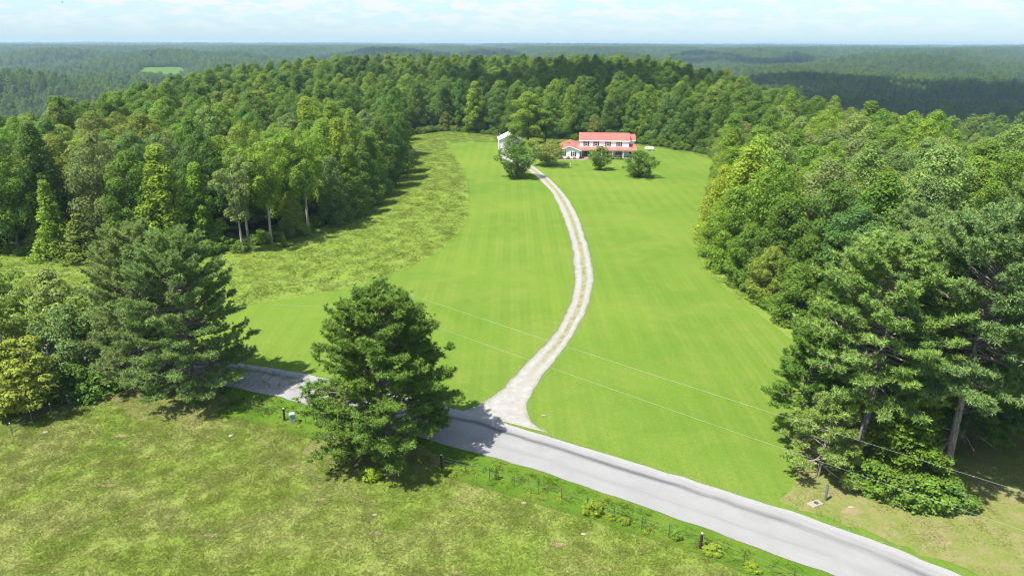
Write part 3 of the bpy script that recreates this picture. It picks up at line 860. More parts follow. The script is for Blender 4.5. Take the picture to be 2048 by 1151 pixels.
# ------------------------------------------------------------------ the house
def house():
    rt = empty('farmhouse', (19.9, 203.6, 0.0), R(-5.5))
    tag(rt, 'white two storey farmhouse with red metal roof and long front porch', 'house')
    b = lambda n, m, *a: MB().box(*a).build(n, m, rt)
    b('foundation', M['concrete'], 0.05, 14.25, 0.05, 7.95, -0.4, 0.42)
    b('wall', M['siding'], 0, 14.3, 0, 8, 0.42, 4.95)

    def gable_x(x0, x1, y0, y1, ze, zr, th=0.14):    # ridge along x
        ym = (y0 + y1) / 2; m = MB()
        m.add([(x, y, z) for x in (x0, x1) for (y, z) in ((y0, ze), (ym, zr), (y1, ze), (y1, ze - th), (ym, zr - th), (y0, ze - th))],
              [(0, 1, 7, 6), (1, 2, 8, 7), (2, 3, 9, 8), (3, 4, 10, 9), (4, 5, 11, 10), (5, 0, 6, 11), (0, 5, 4, 1), (1, 4, 3, 2), (6, 7, 10, 11), (7, 8, 9, 10)])
        return m

    def gable_end_x(x0, x1, y0, y1, ze, zr):
        ym = (y0 + y1) / 2
        m = MB(); m.add([(x0, y0, ze), (x0, y1, ze), (x0, ym, zr), (x1, y0, ze), (x1, y1, ze), (x1, ym, zr)], [(0, 1, 2), (3, 5, 4), (0, 3, 4, 1), (1, 4, 5, 2), (2, 5, 3, 0)])
        return m
    gable_end_x(0.0, 14.3, 0.0, 8.0, 4.953, 6.42).build('gable_wall', M['siding'], rt)
    rf = gable_x(-0.35, 14.65, -0.22, 8.22, 4.94, 6.68).build('roof', M['roof'], rt)
    b('fascia', M['white'], -0.35, 14.65, -0.26, -0.225, 4.66, 4.92)
    m = MB()
    for i in range(37):      # standing seams of the metal sheet
        x = -0.3 + i * 0.414
        m.add([(x + dx, y, z) for dx in (0, 0.045) for (y, z) in ((-0.21, 4.946), (4.0, 6.682), (4.0, 6.72), (-0.21, 4.985))], [(0, 1, 2, 3), (7, 6, 5, 4), (0, 4, 5, 1), (2, 6, 7, 3), (0, 3, 7, 4)])
    tag(m.build('roof_seam', M['roof'], rt), kind='stuff')
    # rear wing on the right
    b('wing_wall', M['siding'], 13.9, 16.1, 3.4, 8.9, 0.1, 4.65)
    gable_end_x(13.9, 16.1, 3.4, 8.9, 4.653, 5.85).build('wing_gable_wall', M['siding'], rt)
    gable_x(13.6, 16.45, 3.0, 9.3, 4.66, 6.10).build('wing_roof', M['roof'], rt)
    b('wing_fascia', M['white'], 14.67, 16.45, 2.965, 2.995, 4.40, 4.64)
    # porch
    b('porch_floor', M['concrete'], 0.25, 16.0, -2.7, -0.003, -0.3, 0.36)
    m = MB(); m.add([(-0.1, -3.0, 2.55), (16.5, -3.0, 2.55), (16.5, -0.003, 3.05), (-0.1, -0.003, 3.05), (-0.1, -3.0, 2.43), (16.5, -3.0, 2.43), (16.5, -0.003, 2.90), (-0.1, -0.003, 2.90)],
                    [(0, 1, 2, 3), (7, 6, 5, 4), (0, 4, 5, 1), (1, 5, 6, 2), (2, 6, 7, 3), (3, 7, 4, 0)])
    m.add([(14.303, -0.003, 3.05), (16.5, -0.003, 3.05), (16.5, 3.39, 3.5), (14.303, 3.39, 3.5), (14.303, -0.003, 2.9), (16.5, -0.003, 2.9), (16.5, 3.39, 3.35), (14.303, 3.39, 3.35)],
          [(0, 1, 2, 3), (7, 6, 5, 4), (0, 4, 5, 1), (1, 5, 6, 2), (2, 6, 7, 3), (3, 7, 4, 0)])
    m.build('porch_roof', M['roof'], rt)
    b('porch_beam', M['white'], 0.0, 16.3, -2.75, -2.55, 2.2, 2.44)
    for x in (0.6, 3.5, 6.45, 9.6, 12.6, 15.8):
        MB().box(x - .1, x + .1, -2.74, -2.54, 0.36, 2.2).box(x - .15, x + .15, -2.79, -2.49, 0.36, 0.5).box(x - .15, x + .15, -2.79, -2.49, 2.08, 2.195).build('porch_column', M['white'], rt)
    b('porch_step', M['brick'], 1.0, 2.7, -3.3, -2.703, -0.2, 0.2)

    def window(x, y, z0, z1, w=0.78, sh=True):
        f = MB(); t = .07
        f.box(x - w / 2, x - w / 2 + t, y - .06, y + .02, z0, z1).box(x + w / 2 - t, x + w / 2, y - .06, y + .02, z0, z1)
        f.box(x - w / 2 + t, x + w / 2 - t, y - .06, y + .02, z0, z0 + t).box(x - w / 2 + t, x + w / 2 - t, y - .06, y + .02, z1 - t, z1)
        f.box(x - w / 2 + t, x + w / 2 - t, y - .05, y + .02, (z0 + z1) / 2 - .03, (z0 + z1) / 2 + .03)
        fr = f.build('window', M['white'], rt)
        for a, c in ((z0 + t, (z0 + z1) / 2 - .03), ((z0 + z1) / 2 + .03, z1 - t)):
            MB().box(x - w / 2 + t, x + w / 2 - t, y - .03, y - .012, a, c).build('pane', M['pane'], fr)
        if sh:
            for s in (-1, 1):
                cx = x + s * (w / 2 + .24); m = MB().box(cx - .19, cx + .19, y - .05, y - .004, z0 - .03, z1 + .03)
                for k in range(7):
                    zz = z0 + .06 + k * (z1 - z0 - .12) / 7
                    m.box(cx - .14, cx + .14, y - .065, y - .048, zz, zz + .09)
                m.build('shutter', M['shutter'], rt)
    for x in (1.85, 4.75, 8.2, 11.45): window(x, 0, 3.28, 4.55)
    for x in (4.9, 7.6, 11.4): window(x, 0, 0.75, 2.25, 0.86)
    dr = MB().box(1.35, 2.35, -.06, -.004, .36, 2.3).build('door', M['door'], rt)
    MB().box(1.55, 2.15, -.075, -.062, 1.3, 2.1).build('pane', M['pane'], dr)
    MB().box(2.22, 2.28, -.12, -.062, 1.15, 1.25).build('handle', M['iron'], dr)
    for x in (1.0, 2.7):
        MB().box(x - .2, x + .2, -.05, -.004, .4, 2.3).build('sidelight', M['pane'], rt)
        s = -1 if x < 2 else 1
        MB().box(x + s * .42 - .17, x + s * .42 + .17, -.06, -.004, .4, 2.3).build('shutter', M['shutter'], rt)
    MB().box(14.55, 15.25, 3.33, 3.395, .36, 2.3).build('side_door', M['shutter'], rt)
    # garage wing: long gable towards the camera
    x0, x1, y0, y1 = -5.9, -0.003, -3.6, 10.2
    xm = (x0 + x1) / 2
    b('garage_wall', M['siding'], x0, x1, y0, y1, -0.2, 2.45)
    m = MB(); m.add([(x0, y0, 2.453), (x1, y0, 2.453), (xm, y0, 3.55), (x0, y1, 2.453), (x1, y1, 2.453), (xm, y1, 3.55)], [(0, 1, 2), (3, 5, 4), (0, 2, 5, 3), (1, 4, 5, 2), (0, 3, 4, 1)])
    m.build('garage_gable_wall', M['siding'], rt)
    m = MB(); pr = ((x0 - .55, 2.36), (xm, 3.78), (x1 + .5, 2.44), (x1 + .5, 2.31), (xm, 3.64), (x0 - .55, 2.23))
    m.add([(x, y, z) for y in (y0 - .4, y1 + .3) for (x, z) in pr],
          [(0, 1, 7, 6), (1, 2, 8, 7), (2, 3, 9, 8), (3, 4, 10, 9), (4, 5, 11, 10), (5, 0, 6, 11), (0, 5, 4, 1), (1, 4, 3, 2), (6, 7, 10, 11), (7, 8, 9, 10)])
    m.build('garage_roof', M['roof'], rt)
    m = MB()
    for (xa, za, xb, zb) in ((x0 - .55, 2.22, xm, 3.64), (xm, 3.64, x1 + .5, 2.30)):
        m.add([(xa, y0 - .43, za - .1), (xb, y0 - .43, zb - .1), (xb, y0 - .43, zb + .1), (xa, y0 - .43, za + .1), (xa, y0 - .405, za - .1), (xb, y0 - .405, zb - .1), (xb, y0 - .405, zb + .1), (xa, y0 - .405, za + .1)],
              [(0, 1, 2, 3), (4, 7, 6, 5), (0, 4, 5, 1), (2, 6, 7, 3)])
    m.build('rake_board', M['white'], rt)
    MB().box(xm - .3, xm + .3, y0 - .03, y0 - .004, 2.5, 3.0).build('gable_vent', M['white'], rt)
    for x in (-4.75, -1.75): window(x, y0, .75, 2.05, .72)
    bevel(rf, 0.01)
    return rt


house()


# ------------------------------------------------------------------ forest: rows placed one by one
HOUSE_GROUP = 'trees on the lawn round the house'
tree('maple_tree', 'garden', 1.3, 170.6, 8.3, 5.2, 'dark', 'dark green maple with pale trunk beside the top of the gravel driveway')
tree('mimosa_tree', 'airy', 9.7, 188.4, 7.2, 7.6, 'olive', 'broad sparse olive green flowering tree spreading before the garage wing')
tree('round_tree', 'garden', 23.3, 181.6, 6.5, 3.2, 'mid', 'small round green tree on the lawn before the porch door')
tree('spreading_tree', 'wide', 31.9, 171.7, 6.6, 4.7, 'dark', 'wide dark tree on the lawn before the right end of the porch')
tree('shade_tree', 'oak2', 5.2, 228.2, 16.9, 7.2, 'fresh', 'tall fresh green shade tree standing behind the white shed')
tree('shade_tree', 'oak2', 11.0, 229.5, 11.0, 4.8, 'blue', 'blue-green tree between the tall shade tree and the garage roof')
tree('yard_tree', 'edge', 0.4, 209.6, 8.6, 3.3, 'mid', 'narrow green tree right beside the white shed wall')
tree('yard_tree', 'garden', 6.6, 205.0, 4.4, 3.2, 'fresh', 'low light green tree between the shed and the flowering tree')

tree('pine_tree', 'pine_big', -10.5, 49.2, 12.9, 6.7, 'pine', 'large dark green pine standing alone beside the road in the middle', rz=0.6)
tree('pine_tree', 'pine_wide', -30.6, 58.4, 15.0, 6.3, 'pinelight', 'tall broad pine by the road at the left with its trunk on the verge', rz=1.2)
tree('pine_tree', 'pine_wide', -36.0, 61.2, 14.8, 5.6, 'pineblue', 'blue-green pine just behind the tall broad pine at the left', rz=3.4)
tree('pine_tree', 'pine_mid', -40.5, 64.5, 8.5, 3.6, 'pineblue', 'shorter blue-green pine behind the white stemmed shrub at the left')
tree('pine_tree', 'pine_tall', 28.0, 47.1, 17.6, 5.9, 'pinelight', 'tall twin-looking pine with bare grey stem beside the road at right', rz=2.2)
rp = tree('pine_tree', 'pine_tall', 33.7, 45.0, 20.0, 6.0, 'pineblue', 'tallest pine leaning right with bare spotted trunk by the road', rz=4.0)
rp.rotation_euler = (R(0), R(3.5), 4.0)
tree('pine_tree', 'pine_small', 24.2, 45.4, 6.4, 3.2, 'pinelight', 'small yellowish pine over the grey stub post at the right')
tree('pine_tree', 'pine_mid', 24.6, 50.6, 9.8, 3.6, 'pine', 'short bushy pine at the lawn corner, leftmost of the right pines')
tree('hemlock_tree', 'hemlock', 31.6, 48.6, 15.0, 4.1, 'fresh', 'feathery light green hemlock between the two bare pine trunks')
tree('hemlock_tree', 'hemlock', 30.2, 44.6, 6.5, 3.2, 'mid', 'low feathery conifer at the foot of the two tall pines')

tree('dogwood_tree', 'layered', -44.4, 54.6, 7.6, 3.6, 'yellow', 'yellow-green dogwood with tiered branches behind the left fence', 'tree')
tree('shrub_tree', 'shrub', -43.9, 62.0, 7.8, 4.0, 'grey', 'grey-green shrubby tree with several white stems beside the left pines', 'tree')
tree('shrub_tree', 'shrub', -50.5, 60.5, 9.4, 4.4, 'olive', 'olive shrubby tree with whitish flower heads behind the dogwood', 'tree')
tree('shrub_tree', 'shrub', -49.0, 68.0, 9.5, 4.2, 'pale', 'pale green shrubby tree behind the white stemmed shrub', 'tree')
tree('shrub_tree', 'garden', -58.5, 71.0, 9.5, 4.0, 'mid', 'mid green tree at the left edge beyond the pale shrubs', 'tree')
tree('shrub_tree', 'shrub', -52.5, 54.0, 7.0, 3.6, 'fresh', 'fresh green shrub at the far left behind the wire fence', 'tree')
tree('low_shrub', 'bush', -39.7, 58.2, 2.2, 2.3, 'mid', 'low green shrub between the dogwood and the fence end', 'shrub')
tree('low_shrub', 'bush', -42.0, 57.6, 3.4, 2.6, 'dark', 'dark shrub filling the gap right of the dogwood', 'shrub')
tree('low_shrub', 'bush', 27.4, 43.8, 2.5, 2.0, 'mid', 'leafy thicket below the bare twin pine stem', 'shrub')
tree('low_shrub', 'bush', 30.2, 42.0, 2.2, 2.0, 'mid', 'mid green thicket nearest the road under the tall pines', 'shrub')
tree('low_shrub', 'bush', 32.2, 42.0, 1.9, 1.8, 'dark', 'low dark thicket right of the mid green one under the pines', 'shrub')
tree('low_shrub', 'bush', 28.9, 42.6, 2.2, 2.0, 'dark', 'dark green thicket between two taller thickets under the pines', 'shrub')

# left wood, seen along its edge from left to right
LW = [(-86, 104, 'maple', 17, 5.0, 'dark'), (-79, 105, 'oak', 17, 4.8, 'mid'), (-70.6, 101.8, 'cedar', 12.4, 3.7, 'fresh'), (-66.4, 101.4, 'cedar', 7.4, 3.9, 'olive'), (-75, 106, 'edge2', 6, 3.2, 'olive'),
      (-76, 109, 'poplar2', 20, 4.6, 'deep'), (-66, 109, 'oak', 19, 5.2, 'grey'), (-60, 106.5, 'oak2', 16, 4.8, 'dark'), (-55, 105.5, 'poplar', 17, 4.8, 'lime'), (-50.5, 108, 'poplar', 14, 3.6, 'fresh'),
      (-43.3, 105.3, 'open2', 15.2, 3.9, 'grey'), (-40.6, 111, 'open', 17, 4.6, 'fresh'), (-44.5, 111, 'open', 16, 4.4, 'mid'), (-38.3, 115.5, 'edge2', 8, 2.6, 'yellow'), (-36.4, 118.2, 'open', 18, 4.6, 'fresh'),
      (-40.5, 121, 'oak2', 17, 4.6, 'mid'), (-33.0, 124.5, 'edge', 12.5, 3.6, 'grey'), (-31.8, 131, 'edge', 13.5, 4.2, 'mid'), (-35.5, 129.5, 'poplar2', 18, 4.2, 'fresh'), (-30.8, 139, 'edge2', 12.5, 4.4, 'dark'),
      (-34.5, 137.5, 'poplar', 18, 3.9, 'lime'), (-30.6, 148.5, 'edge', 14, 4.4, 'mid'), (-33.5, 144.5, 'poplar2', 19, 3.8, 'yellow'), (-30.3, 157.5, 'edge', 16, 4.8, 'dark'), (-29.7, 167, 'maple', 16, 4.6, 'deep'),
      (-29.5, 177, 'edge', 15, 4.6, 'dark'), (-33.5, 187, 'maple', 17, 4.8, 'dark')]
ORD = ['first', 'second', 'third', 'fourth', 'fifth', 'sixth', 'seventh', 'eighth', 'ninth', 'tenth', 'eleventh', 'twelfth']
SHAPE = {'oak': ('oak_tree', 'rounded'), 'oak2': ('oak_tree', 'billowing'), 'poplar': ('poplar_tree', 'pointed'), 'poplar2': ('poplar_tree', 'tall spired'), 'maple': ('maple_tree', 'dense'),
         'edge': ('broadleaf_tree', 'skirted'), 'edge2': ('broadleaf_tree', 'low branching'), 'open': ('broadleaf_tree', 'bare stemmed'), 'open2': ('broadleaf_tree', 'thin crowned'),
         'cedar': ('cedar_tree', 'conical'), 'pine_mid': ('pine_tree', 'bushy'), 'pine_mid2': ('pine_tree', 'round topped'), 'pine_wide': ('pine_tree', 'broad')}


def row(lst, where, group):
    cnt = {}
    for (x, y, pr_, h, r, ti) in sorted(lst, key=(lambda q: -q[1]) if 'from the house' in where else (lambda q: q[0] / q[1])):
        nm, sh = SHAPE[pr_]
        key = (sh, WORDS[ti]); cnt[key] = cnt.get(key, 0) + 1
        lab = '%s %s %s, %s %s' % (WORDS[ti], sh, nm.replace('_', ' ').replace('broadleaf ', ''), ORD[min(cnt[key] - 1, 11)], where)
        tree(nm, pr_, x, y, h, r, ti, lab, 'tree', group)


row(LW, 'from left along left wood edge', 'trees along the edge of the left wood')
# the wood behind the house, front row from left to right
rr = random.Random(5)
BW = []
EDGE = [(-36, 197), (-39, 212), (-42, 228), (-44, 244), (-42, 256), (-35, 264), (-27, 269), (-20, 268), (-13, 264), (-6, 259), (0, 255), (7, 250), (14, 248), (21, 246), (27, 244), (34, 241), (40, 238), (46, 235), (51, 231), (56, 224), (60, 216), (63, 208)]
for i, (x, y) in enumerate(EDGE):
    pr_ = rr.choice(['edge', 'maple', 'edge', 'poplar', 'oak2']); BW.append((x + rr.uniform(-1, 1), y + rr.uniform(-1, 1), pr_, rr.uniform(14, 19), rr.uniform(4.2, 5.4), rr.choice(['deep', 'dark', 'dark', 'mid', 'blue'])))
    if i % 2 == 0: BW.append((x + rr.uniform(1, 3), y - rr.uniform(1.5, 3), 'edge2', rr.uniform(6, 9), rr.uniform(3.0, 3.8), rr.choice(['dark', 'mid', 'fresh', 'olive'])))
BW[12] = (-14, 260, 'poplar', 18.5, 5.2, 'fresh')
row(BW, 'from left behind the house', 'trees in the front row of the wood behind the house')
# right wood edge, from the far end down to the pines
RW = [(62, 197, 'edge2', 9, 4.0, 'rusty'), (59, 186, 'edge', 13, 4.6, 'mid'), (57, 178, 'oak', 15, 4.8, 'olive'), (52.5, 168, 'edge', 13.5, 4.6, 'fresh'), (50, 158, 'poplar', 17, 4.4, 'mid'), (47.5, 149.5, 'edge', 12, 4.4, 'rusty'),
      (44.5, 141, 'edge2', 10, 3.8, 'mid'), (42.2, 134, 'poplar2', 16.5, 4.2, 'fresh'), (39.5, 127, 'edge2', 9.5, 3.4, 'rusty'), (38.8, 120, 'edge', 15, 4.4, 'fresh'), (35.3, 112.5, 'edge', 13, 4.2, 'lime'),
      (40.2, 112, 'oak2', 18, 5.0, 'lime'), (33.0, 105, 'edge2', 9.0, 3.4, 'fresh'), (36.0, 103.5, 'poplar', 17.5, 4.8, 'lime'), (32.6, 97.5, 'edge', 12.5, 4.0, 'fresh'), (37.5, 96, 'oak', 17, 5.0, 'mid'),
      (32.8, 90.3, 'edge2', 9.0, 3.6, 'mid'), (36.4, 88.5, 'edge', 13, 4.2, 'dark'), (33.6, 84.0, 'edge2', 7.5, 3.4, 'yellow'), (36.6, 80.6, 'edge', 10, 3.8, 'dark'), (34.4, 77.0, 'edge2', 7.5, 3.4, 'mid'), (36.5, 71.0, 'edge2', 8.5, 3.8, 'dark'),
      (41.5, 79.5, 'maple', 14, 4.6, 'blue'), (42.5, 88, 'oak2', 15, 4.8, 'dark'),
      (35.0, 63.8, 'pine_mid', 10.9, 4.2, 'pineblue'), (30.5, 58.5, 'pine_mid', 10.4, 3.9, 'pinelight'), (28.2, 54, 'pine_mid2', 11.9, 3.8, 'pine'), (33.2, 54.5, 'pine_mid', 14.2, 4.2, 'pinelight'), (38.3, 58, 'pine_mid2', 13.8, 4.6, 'pineblue'),
      (38.8, 51, 'pine_wide', 14.2, 4.8, 'pine'), (40.5, 65.5, 'pine_mid', 13.3, 4.4, 'pineblue'), (44.5, 57.5, 'pine_mid', 13.8, 4.6, 'pinelight'), (45.5, 69.5, 'pine_mid2', 14.2, 4.6, 'pineblue'), (43.5, 48.5, 'pine_mid', 12.0, 4.2, 'pineblue'),
      (50, 62.5, 'pine_mid2', 14.6, 4.8, 'pine'), (51, 73, 'pine_mid', 13.8, 4.6, 'pineblue'), (47.5, 78, 'pine_mid2', 13.3, 4.6, 'pineblue'), (40.8, 73, 'pine_mid', 11.6, 4.2, 'pineblue')]
row(RW, 'from the house along right wood', 'trees along the edge of the right wood')

# the open land that the woods leave free
OPEN = [(-140, -80), (-140, 92), (-112, 94), (-81, 105), (-66, 104), (-46.5, 106), (-43, 108), (-37.3, 119), (-32.5, 129), (-31, 148), (-30, 168), (-29, 182), (-34, 205), (-42, 247), (-26, 268), (-4, 254), (20, 244), (45, 232), (60, 210),
        (60, 196), (50, 160), (40, 130), (35, 113), (33, 99), (33, 88), (34, 80), (37, 66), (30, 54), (24, 46), (24, 42), (36, 40), (60, 44), (120, 40), (160, -80)]


def scatter_pts(n, xr, yr, sp, keep, seed, first):
    rs = np.random.RandomState(seed)
    x = rs.uniform(*xr, n); y = rs.uniform(*yr, n)
    k = keep(x, y); x = x[k]; y = y[k]
    cell = {}; out = []
    for (a, b, r) in first: cell.setdefault((int(a // 8), int(b // 8)), []).append((a, b, r * 0.30 + sp * 0.35))
    for a, b in zip(x, y):
        i, j = int(a // 8), int(b // 8); d = sp(a, b) if callable(sp) else sp; ok = True
        for u in (-1, 0, 1):
            for v in (-1, 0, 1):
                for (c, e, q) in cell.get((i + u, j + v), ()):
                    if (a - c) ** 2 + (b - e) ** 2 < max(d, q) ** 2: ok = False; break
                if not ok: break
            if not ok: break
        if ok: cell.setdefault((i, j), []).append((a, b, d)); out.append((a, b))
    return out


def wood_keep(x, y):
    s = np.where(poly_in(x, y, PLATEAU), 0.0, poly_dist(x, y, PLATEAU))
    return (~poly_in(x, y, OPEN)) & (s < 70) & (np.abs(x) < 30 + 0.86 * np.maximum(y, 30)) & (y > 36)


inner = scatter_pts(30000, (-240, 200), (36, 540), 6.8, wood_keep, 8, taken)
inner.sort(key=lambda p: math.hypot(p[0], p[1]) + (0 if abs(p[0]) < 0.80 * p[1] + 4 else 400))
N_SINGLE = max(0, 292 - len(taken))
rest = inner[N_SINGLE:]
GREENS = ['dark', 'mid', 'fresh', 'deep', 'blue', 'pale', 'grey', 'lime', 'olive', 'mid', 'dark', 'fresh']
NUM = ['no', 'one', 'two', 'three', 'four', 'five', 'six', 'seven', 'eight', 'nine', 'ten', 'eleven', 'twelve']
deep = {}
for (x, y) in inner[:N_SINGLE]:
    right = x > 0
    pines = right and y < 88
    if pines: pr_ = rr.choice(['pine_mid', 'pine_mid2', 'pine_mid2']); ti = rr.choice(['pineblue', 'pine', 'pineblue', 'pinelight']); h = rr.uniform(11.5, 14.5)
    elif right: pr_ = rr.choice(['oak', 'oak2', 'maple', 'oak2', 'poplar2']); ti = rr.choice(['mid', 'fresh', 'pale', 'fresh', 'mid', 'grey', 'pale']); h = rr.uniform(14, 18)
    else: pr_ = rr.choice(['oak', 'oak2', 'maple', 'oak', 'oak2', 'poplar2']); ti = rr.choice(GREENS); h = rr.uniform(14, 18.5)
    where = 'among the right hand pines' if pines else 'inside the right wood' if right else 'inside the left wood'
    if not right and y > 215: where = 'inside the wood behind the house'
    deep.setdefault((ti, pr_, where), []).append((x, y, h * rr.uniform(.88, 1.08), rr.uniform(3.9, 6.6)))
for (ti, pr_, where), lst in deep.items():
    nm, sh = SHAPE[pr_]
    lst.sort(key=lambda q: q[0] / q[1])
    for k, (x, y, h, r) in enumerate(lst):
        base = '%s %s %s' % (WORDS[ti], sh, nm.replace('_tree', ''))
        lab = '%s, the only one %s' % (base, where) if len(lst) == 1 else '%s, %s from left of %s %s' % (base, ORD[min(k, 11)], NUM[min(len(lst), 12)], where)
        tree(nm, pr_, x, y, h, r, ti, lab, 'tree', 'trees ' + where)


# ------------------------------------------------------------------ stuff: the woods beyond, grass, weeds
def instance_stuff(name, pts, rz, sc, pick, protos, label, cat=None):
    """one object: a cloud of points that carries copies of the prototype meshes"""
    col = bpy.data.collections.new(name + '_kinds')
    for i, (nm, me) in enumerate(protos):
        o = bpy.data.objects.new('%02d_%s' % (i, nm), me); col.objects.link(o)
    me = bpy.data.meshes.new(name)
    n = len(pts)
    me.vertices.add(n); me.vertices.foreach_set('co', np.asarray(pts, dtype=np.float32).ravel())
    a = me.attributes.new('rz', 'FLOAT', 'POINT'); a.data.foreach_set('value', np.asarray(rz, dtype=np.float32))
    a = me.attributes.new('sc', 'FLOAT_VECTOR', 'POINT'); a.data.foreach_set('vector', np.asarray(sc, dtype=np.float32).ravel())
    a = me.attributes.new('pick', 'INT', 'POINT'); a.data.foreach_set('value', np.asarray(pick, dtype=np.int32))
    me.update()
    o = link(name, me)
    g = bpy.data.node_groups.new(name, 'GeometryNodeTree')
    g.interface.new_socket('Geometry', in_out='INPUT', socket_type='NodeSocketGeometry')
    g.interface.new_socket('Geometry', in_out='OUTPUT', socket_type='NodeSocketGeometry')
    gi = g.nodes.new('NodeGroupInput'); go = g.nodes.new('NodeGroupOutput')
    ip = g.nodes.new('GeometryNodeInstanceOnPoints')
    ci = g.nodes.new('GeometryNodeCollectionInfo')
    ci.inputs['Collection'].default_value = col
    ci.inputs['Separate Children'].default_value = True
    ci.inputs['Reset Children'].default_value = True

    def at(nm, ty):
        k = g.nodes.new('GeometryNodeInputNamedAttribute'); k.data_type = ty; k.inputs['Name'].default_value = nm
        return [s for s in k.outputs if s.enabled and s.name == 'Attribute'][0]
    cx_ = g.nodes.new('ShaderNodeCombineXYZ'); er = g.nodes.new('FunctionNodeEulerToRotation')
    g.links.new(at('rz', 'FLOAT'), cx_.inputs[2]); g.links.new(cx_.outputs[0], er.inputs[0])
    g.links.new(gi.outputs[0], ip.inputs['Points']); g.links.new(ci.outputs[0], ip.inputs['Instance'])
    ip.inputs['Pick Instance'].default_value = True
    g.links.new(at('pick', 'INT'), ip.inputs['Instance Index'])
    g.links.new(er.outputs[0], ip.inputs['Rotation']); g.links.new(at('sc', 'FLOAT_VECTOR'), ip.inputs['Scale'])
    g.links.new(ip.outputs[0], go.inputs[0])
    m = o.modifiers.new('scatter', 'NODES'); m.node_group = g
    return tag(o, label, cat, kind='stuff')


def wood_mesh(key):
    a = P[key]['crown'].copy(); a.materials.clear(); a.materials.append(M['leaf_wood']); return a


near_keys = ['oak', 'oak2', 'poplar', 'poplar2', 'maple']
far_keys = ['far1', 'far2', 'far3', 'far4']
protos = [(k, wood_mesh(k)) for k in near_keys] + [(k, P[k]['crown']) for k in far_keys]
rs = np.random.RandomState(21)
pts = []; pick = []; sc = []
for (x, y) in rest:
    k = rs.randint(0, 5); pr_ = P[near_keys[k]]; h = rs.uniform(12.5, 20); q = rs.uniform(4.2, 6.9)
    pts.append((x, y)); pick.append(k); sc.append((q / pr_['R'], q / pr_['R'], h / pr_['H']))


def ring(r0, r1, sp, grow=1.0):
    n = int(0.5 * 2 * R(46) * (r1 ** 2 - r0 ** 2) / sp ** 2)
    # jittered grid in the wedge the camera looks into
    xs = np.arange(-r1 * 0.75, r1 * 0.75, sp); ys = np.arange(0, r1, sp)
    gx, gy = np.meshgrid(xs, ys); gx = gx.ravel() + rs.uniform(-.45, .45, gx.size) * sp; gy = gy.ravel() + rs.uniform(-.45, .45, gy.size) * sp
    r = np.hypot(gx, gy); a = np.abs(np.arctan2(gx, gy))
    s = np.where(poly_in(gx, gy, PLATEAU), 0.0, poly_dist(gx, gy, PLATEAU))
    k = (r >= r0) & (r < r1) & (a < R(44)) & (s >= 66) & (~poly_in(gx, gy, FIELD))
    return gx[k], gy[k]


for (r0, r1, sp, g_) in ((80, 420, 7.0, 1), (420, 1000, 8.2, 1), (1000, 2200, 10.5, 1.12), (2200, 4500, 16, 1.5), (4500, 11000, 42, 3.0)):
    x, y = ring(r0, r1, sp)
    near = r1 <= 420
    for a, b in zip(x, y):
        if near: k = rs.randint(0, 5); pr_ = P[near_keys[k]]
        else: k = 5 + rs.randint(0, 4); pr_ = P[far_keys[k - 5]]
        h = rs.uniform(13, 20) * (1 + 0.08 * (g_ - 1)); q = rs.uniform(4.0, 6.4) * g_
        pts.append((a, b)); pick.append(k); sc.append((q / pr_['R'], q / pr_['R'], h / pr_['H']))
pts = np.array(pts); z = H(pts[:, 0], pts[:, 1])
instance_stuff('forest', np.column_stack([pts, z]), rs.uniform(0, 6.28, len(pts)), sc, pick, protos, 'unbroken broadleaf forest covering the hills and valleys to the horizon', 'forest')


def tuft_mesh(seed, n, rad, hgt, wid, mat, lean=0.5):
    rs = np.random.RandomState(seed)
    p = np.column_stack([rs.uniform(-rad, rad, (n, 2)), np.zeros(n)]); p = p[np.hypot(p[:, 0], p[:, 1]) < rad]; n = len(p)
    a = rs.uniform(0, 6.28, n); sd = np.column_stack([np.cos(a), np.sin(a), np.zeros(n)]) * (wid * rs.uniform(.6, 1.3, n))[:, None]
    hh = hgt * rs.uniform(.45, 1.25, n)
    tip = p + np.column_stack([rs.randn(n, 2) * (lean * hh)[:, None], hh])
    return np_mesh('tuft', np.stack([p - sd, p + sd, tip], 1).reshape(-1, 3), np.arange(3 * n).reshape(n, 3), mat)


def grass_stuff(name, n, xr, yr, keep, meshes, label, smin=.7, smax=1.35, seed=1, z=0.03, cat='grass'):
    rs = np.random.RandomState(seed)
    x = rs.uniform(*xr, n); y = rs.uniform(*yr, n); k = keep(x, y); x = x[k]; y = y[k]; m = len(x)
    s = rs.uniform(smin, smax, m)
    instance_stuff(name, np.column_stack([x, y, np.full(m, z)]), rs.uniform(0, 6.28, m), np.column_stack([s, s, s * rs.uniform(.7, 1.3, m)]), rs.randint(0, len(meshes), m),
                   [('tuft', q) for q in meshes], label, cat)


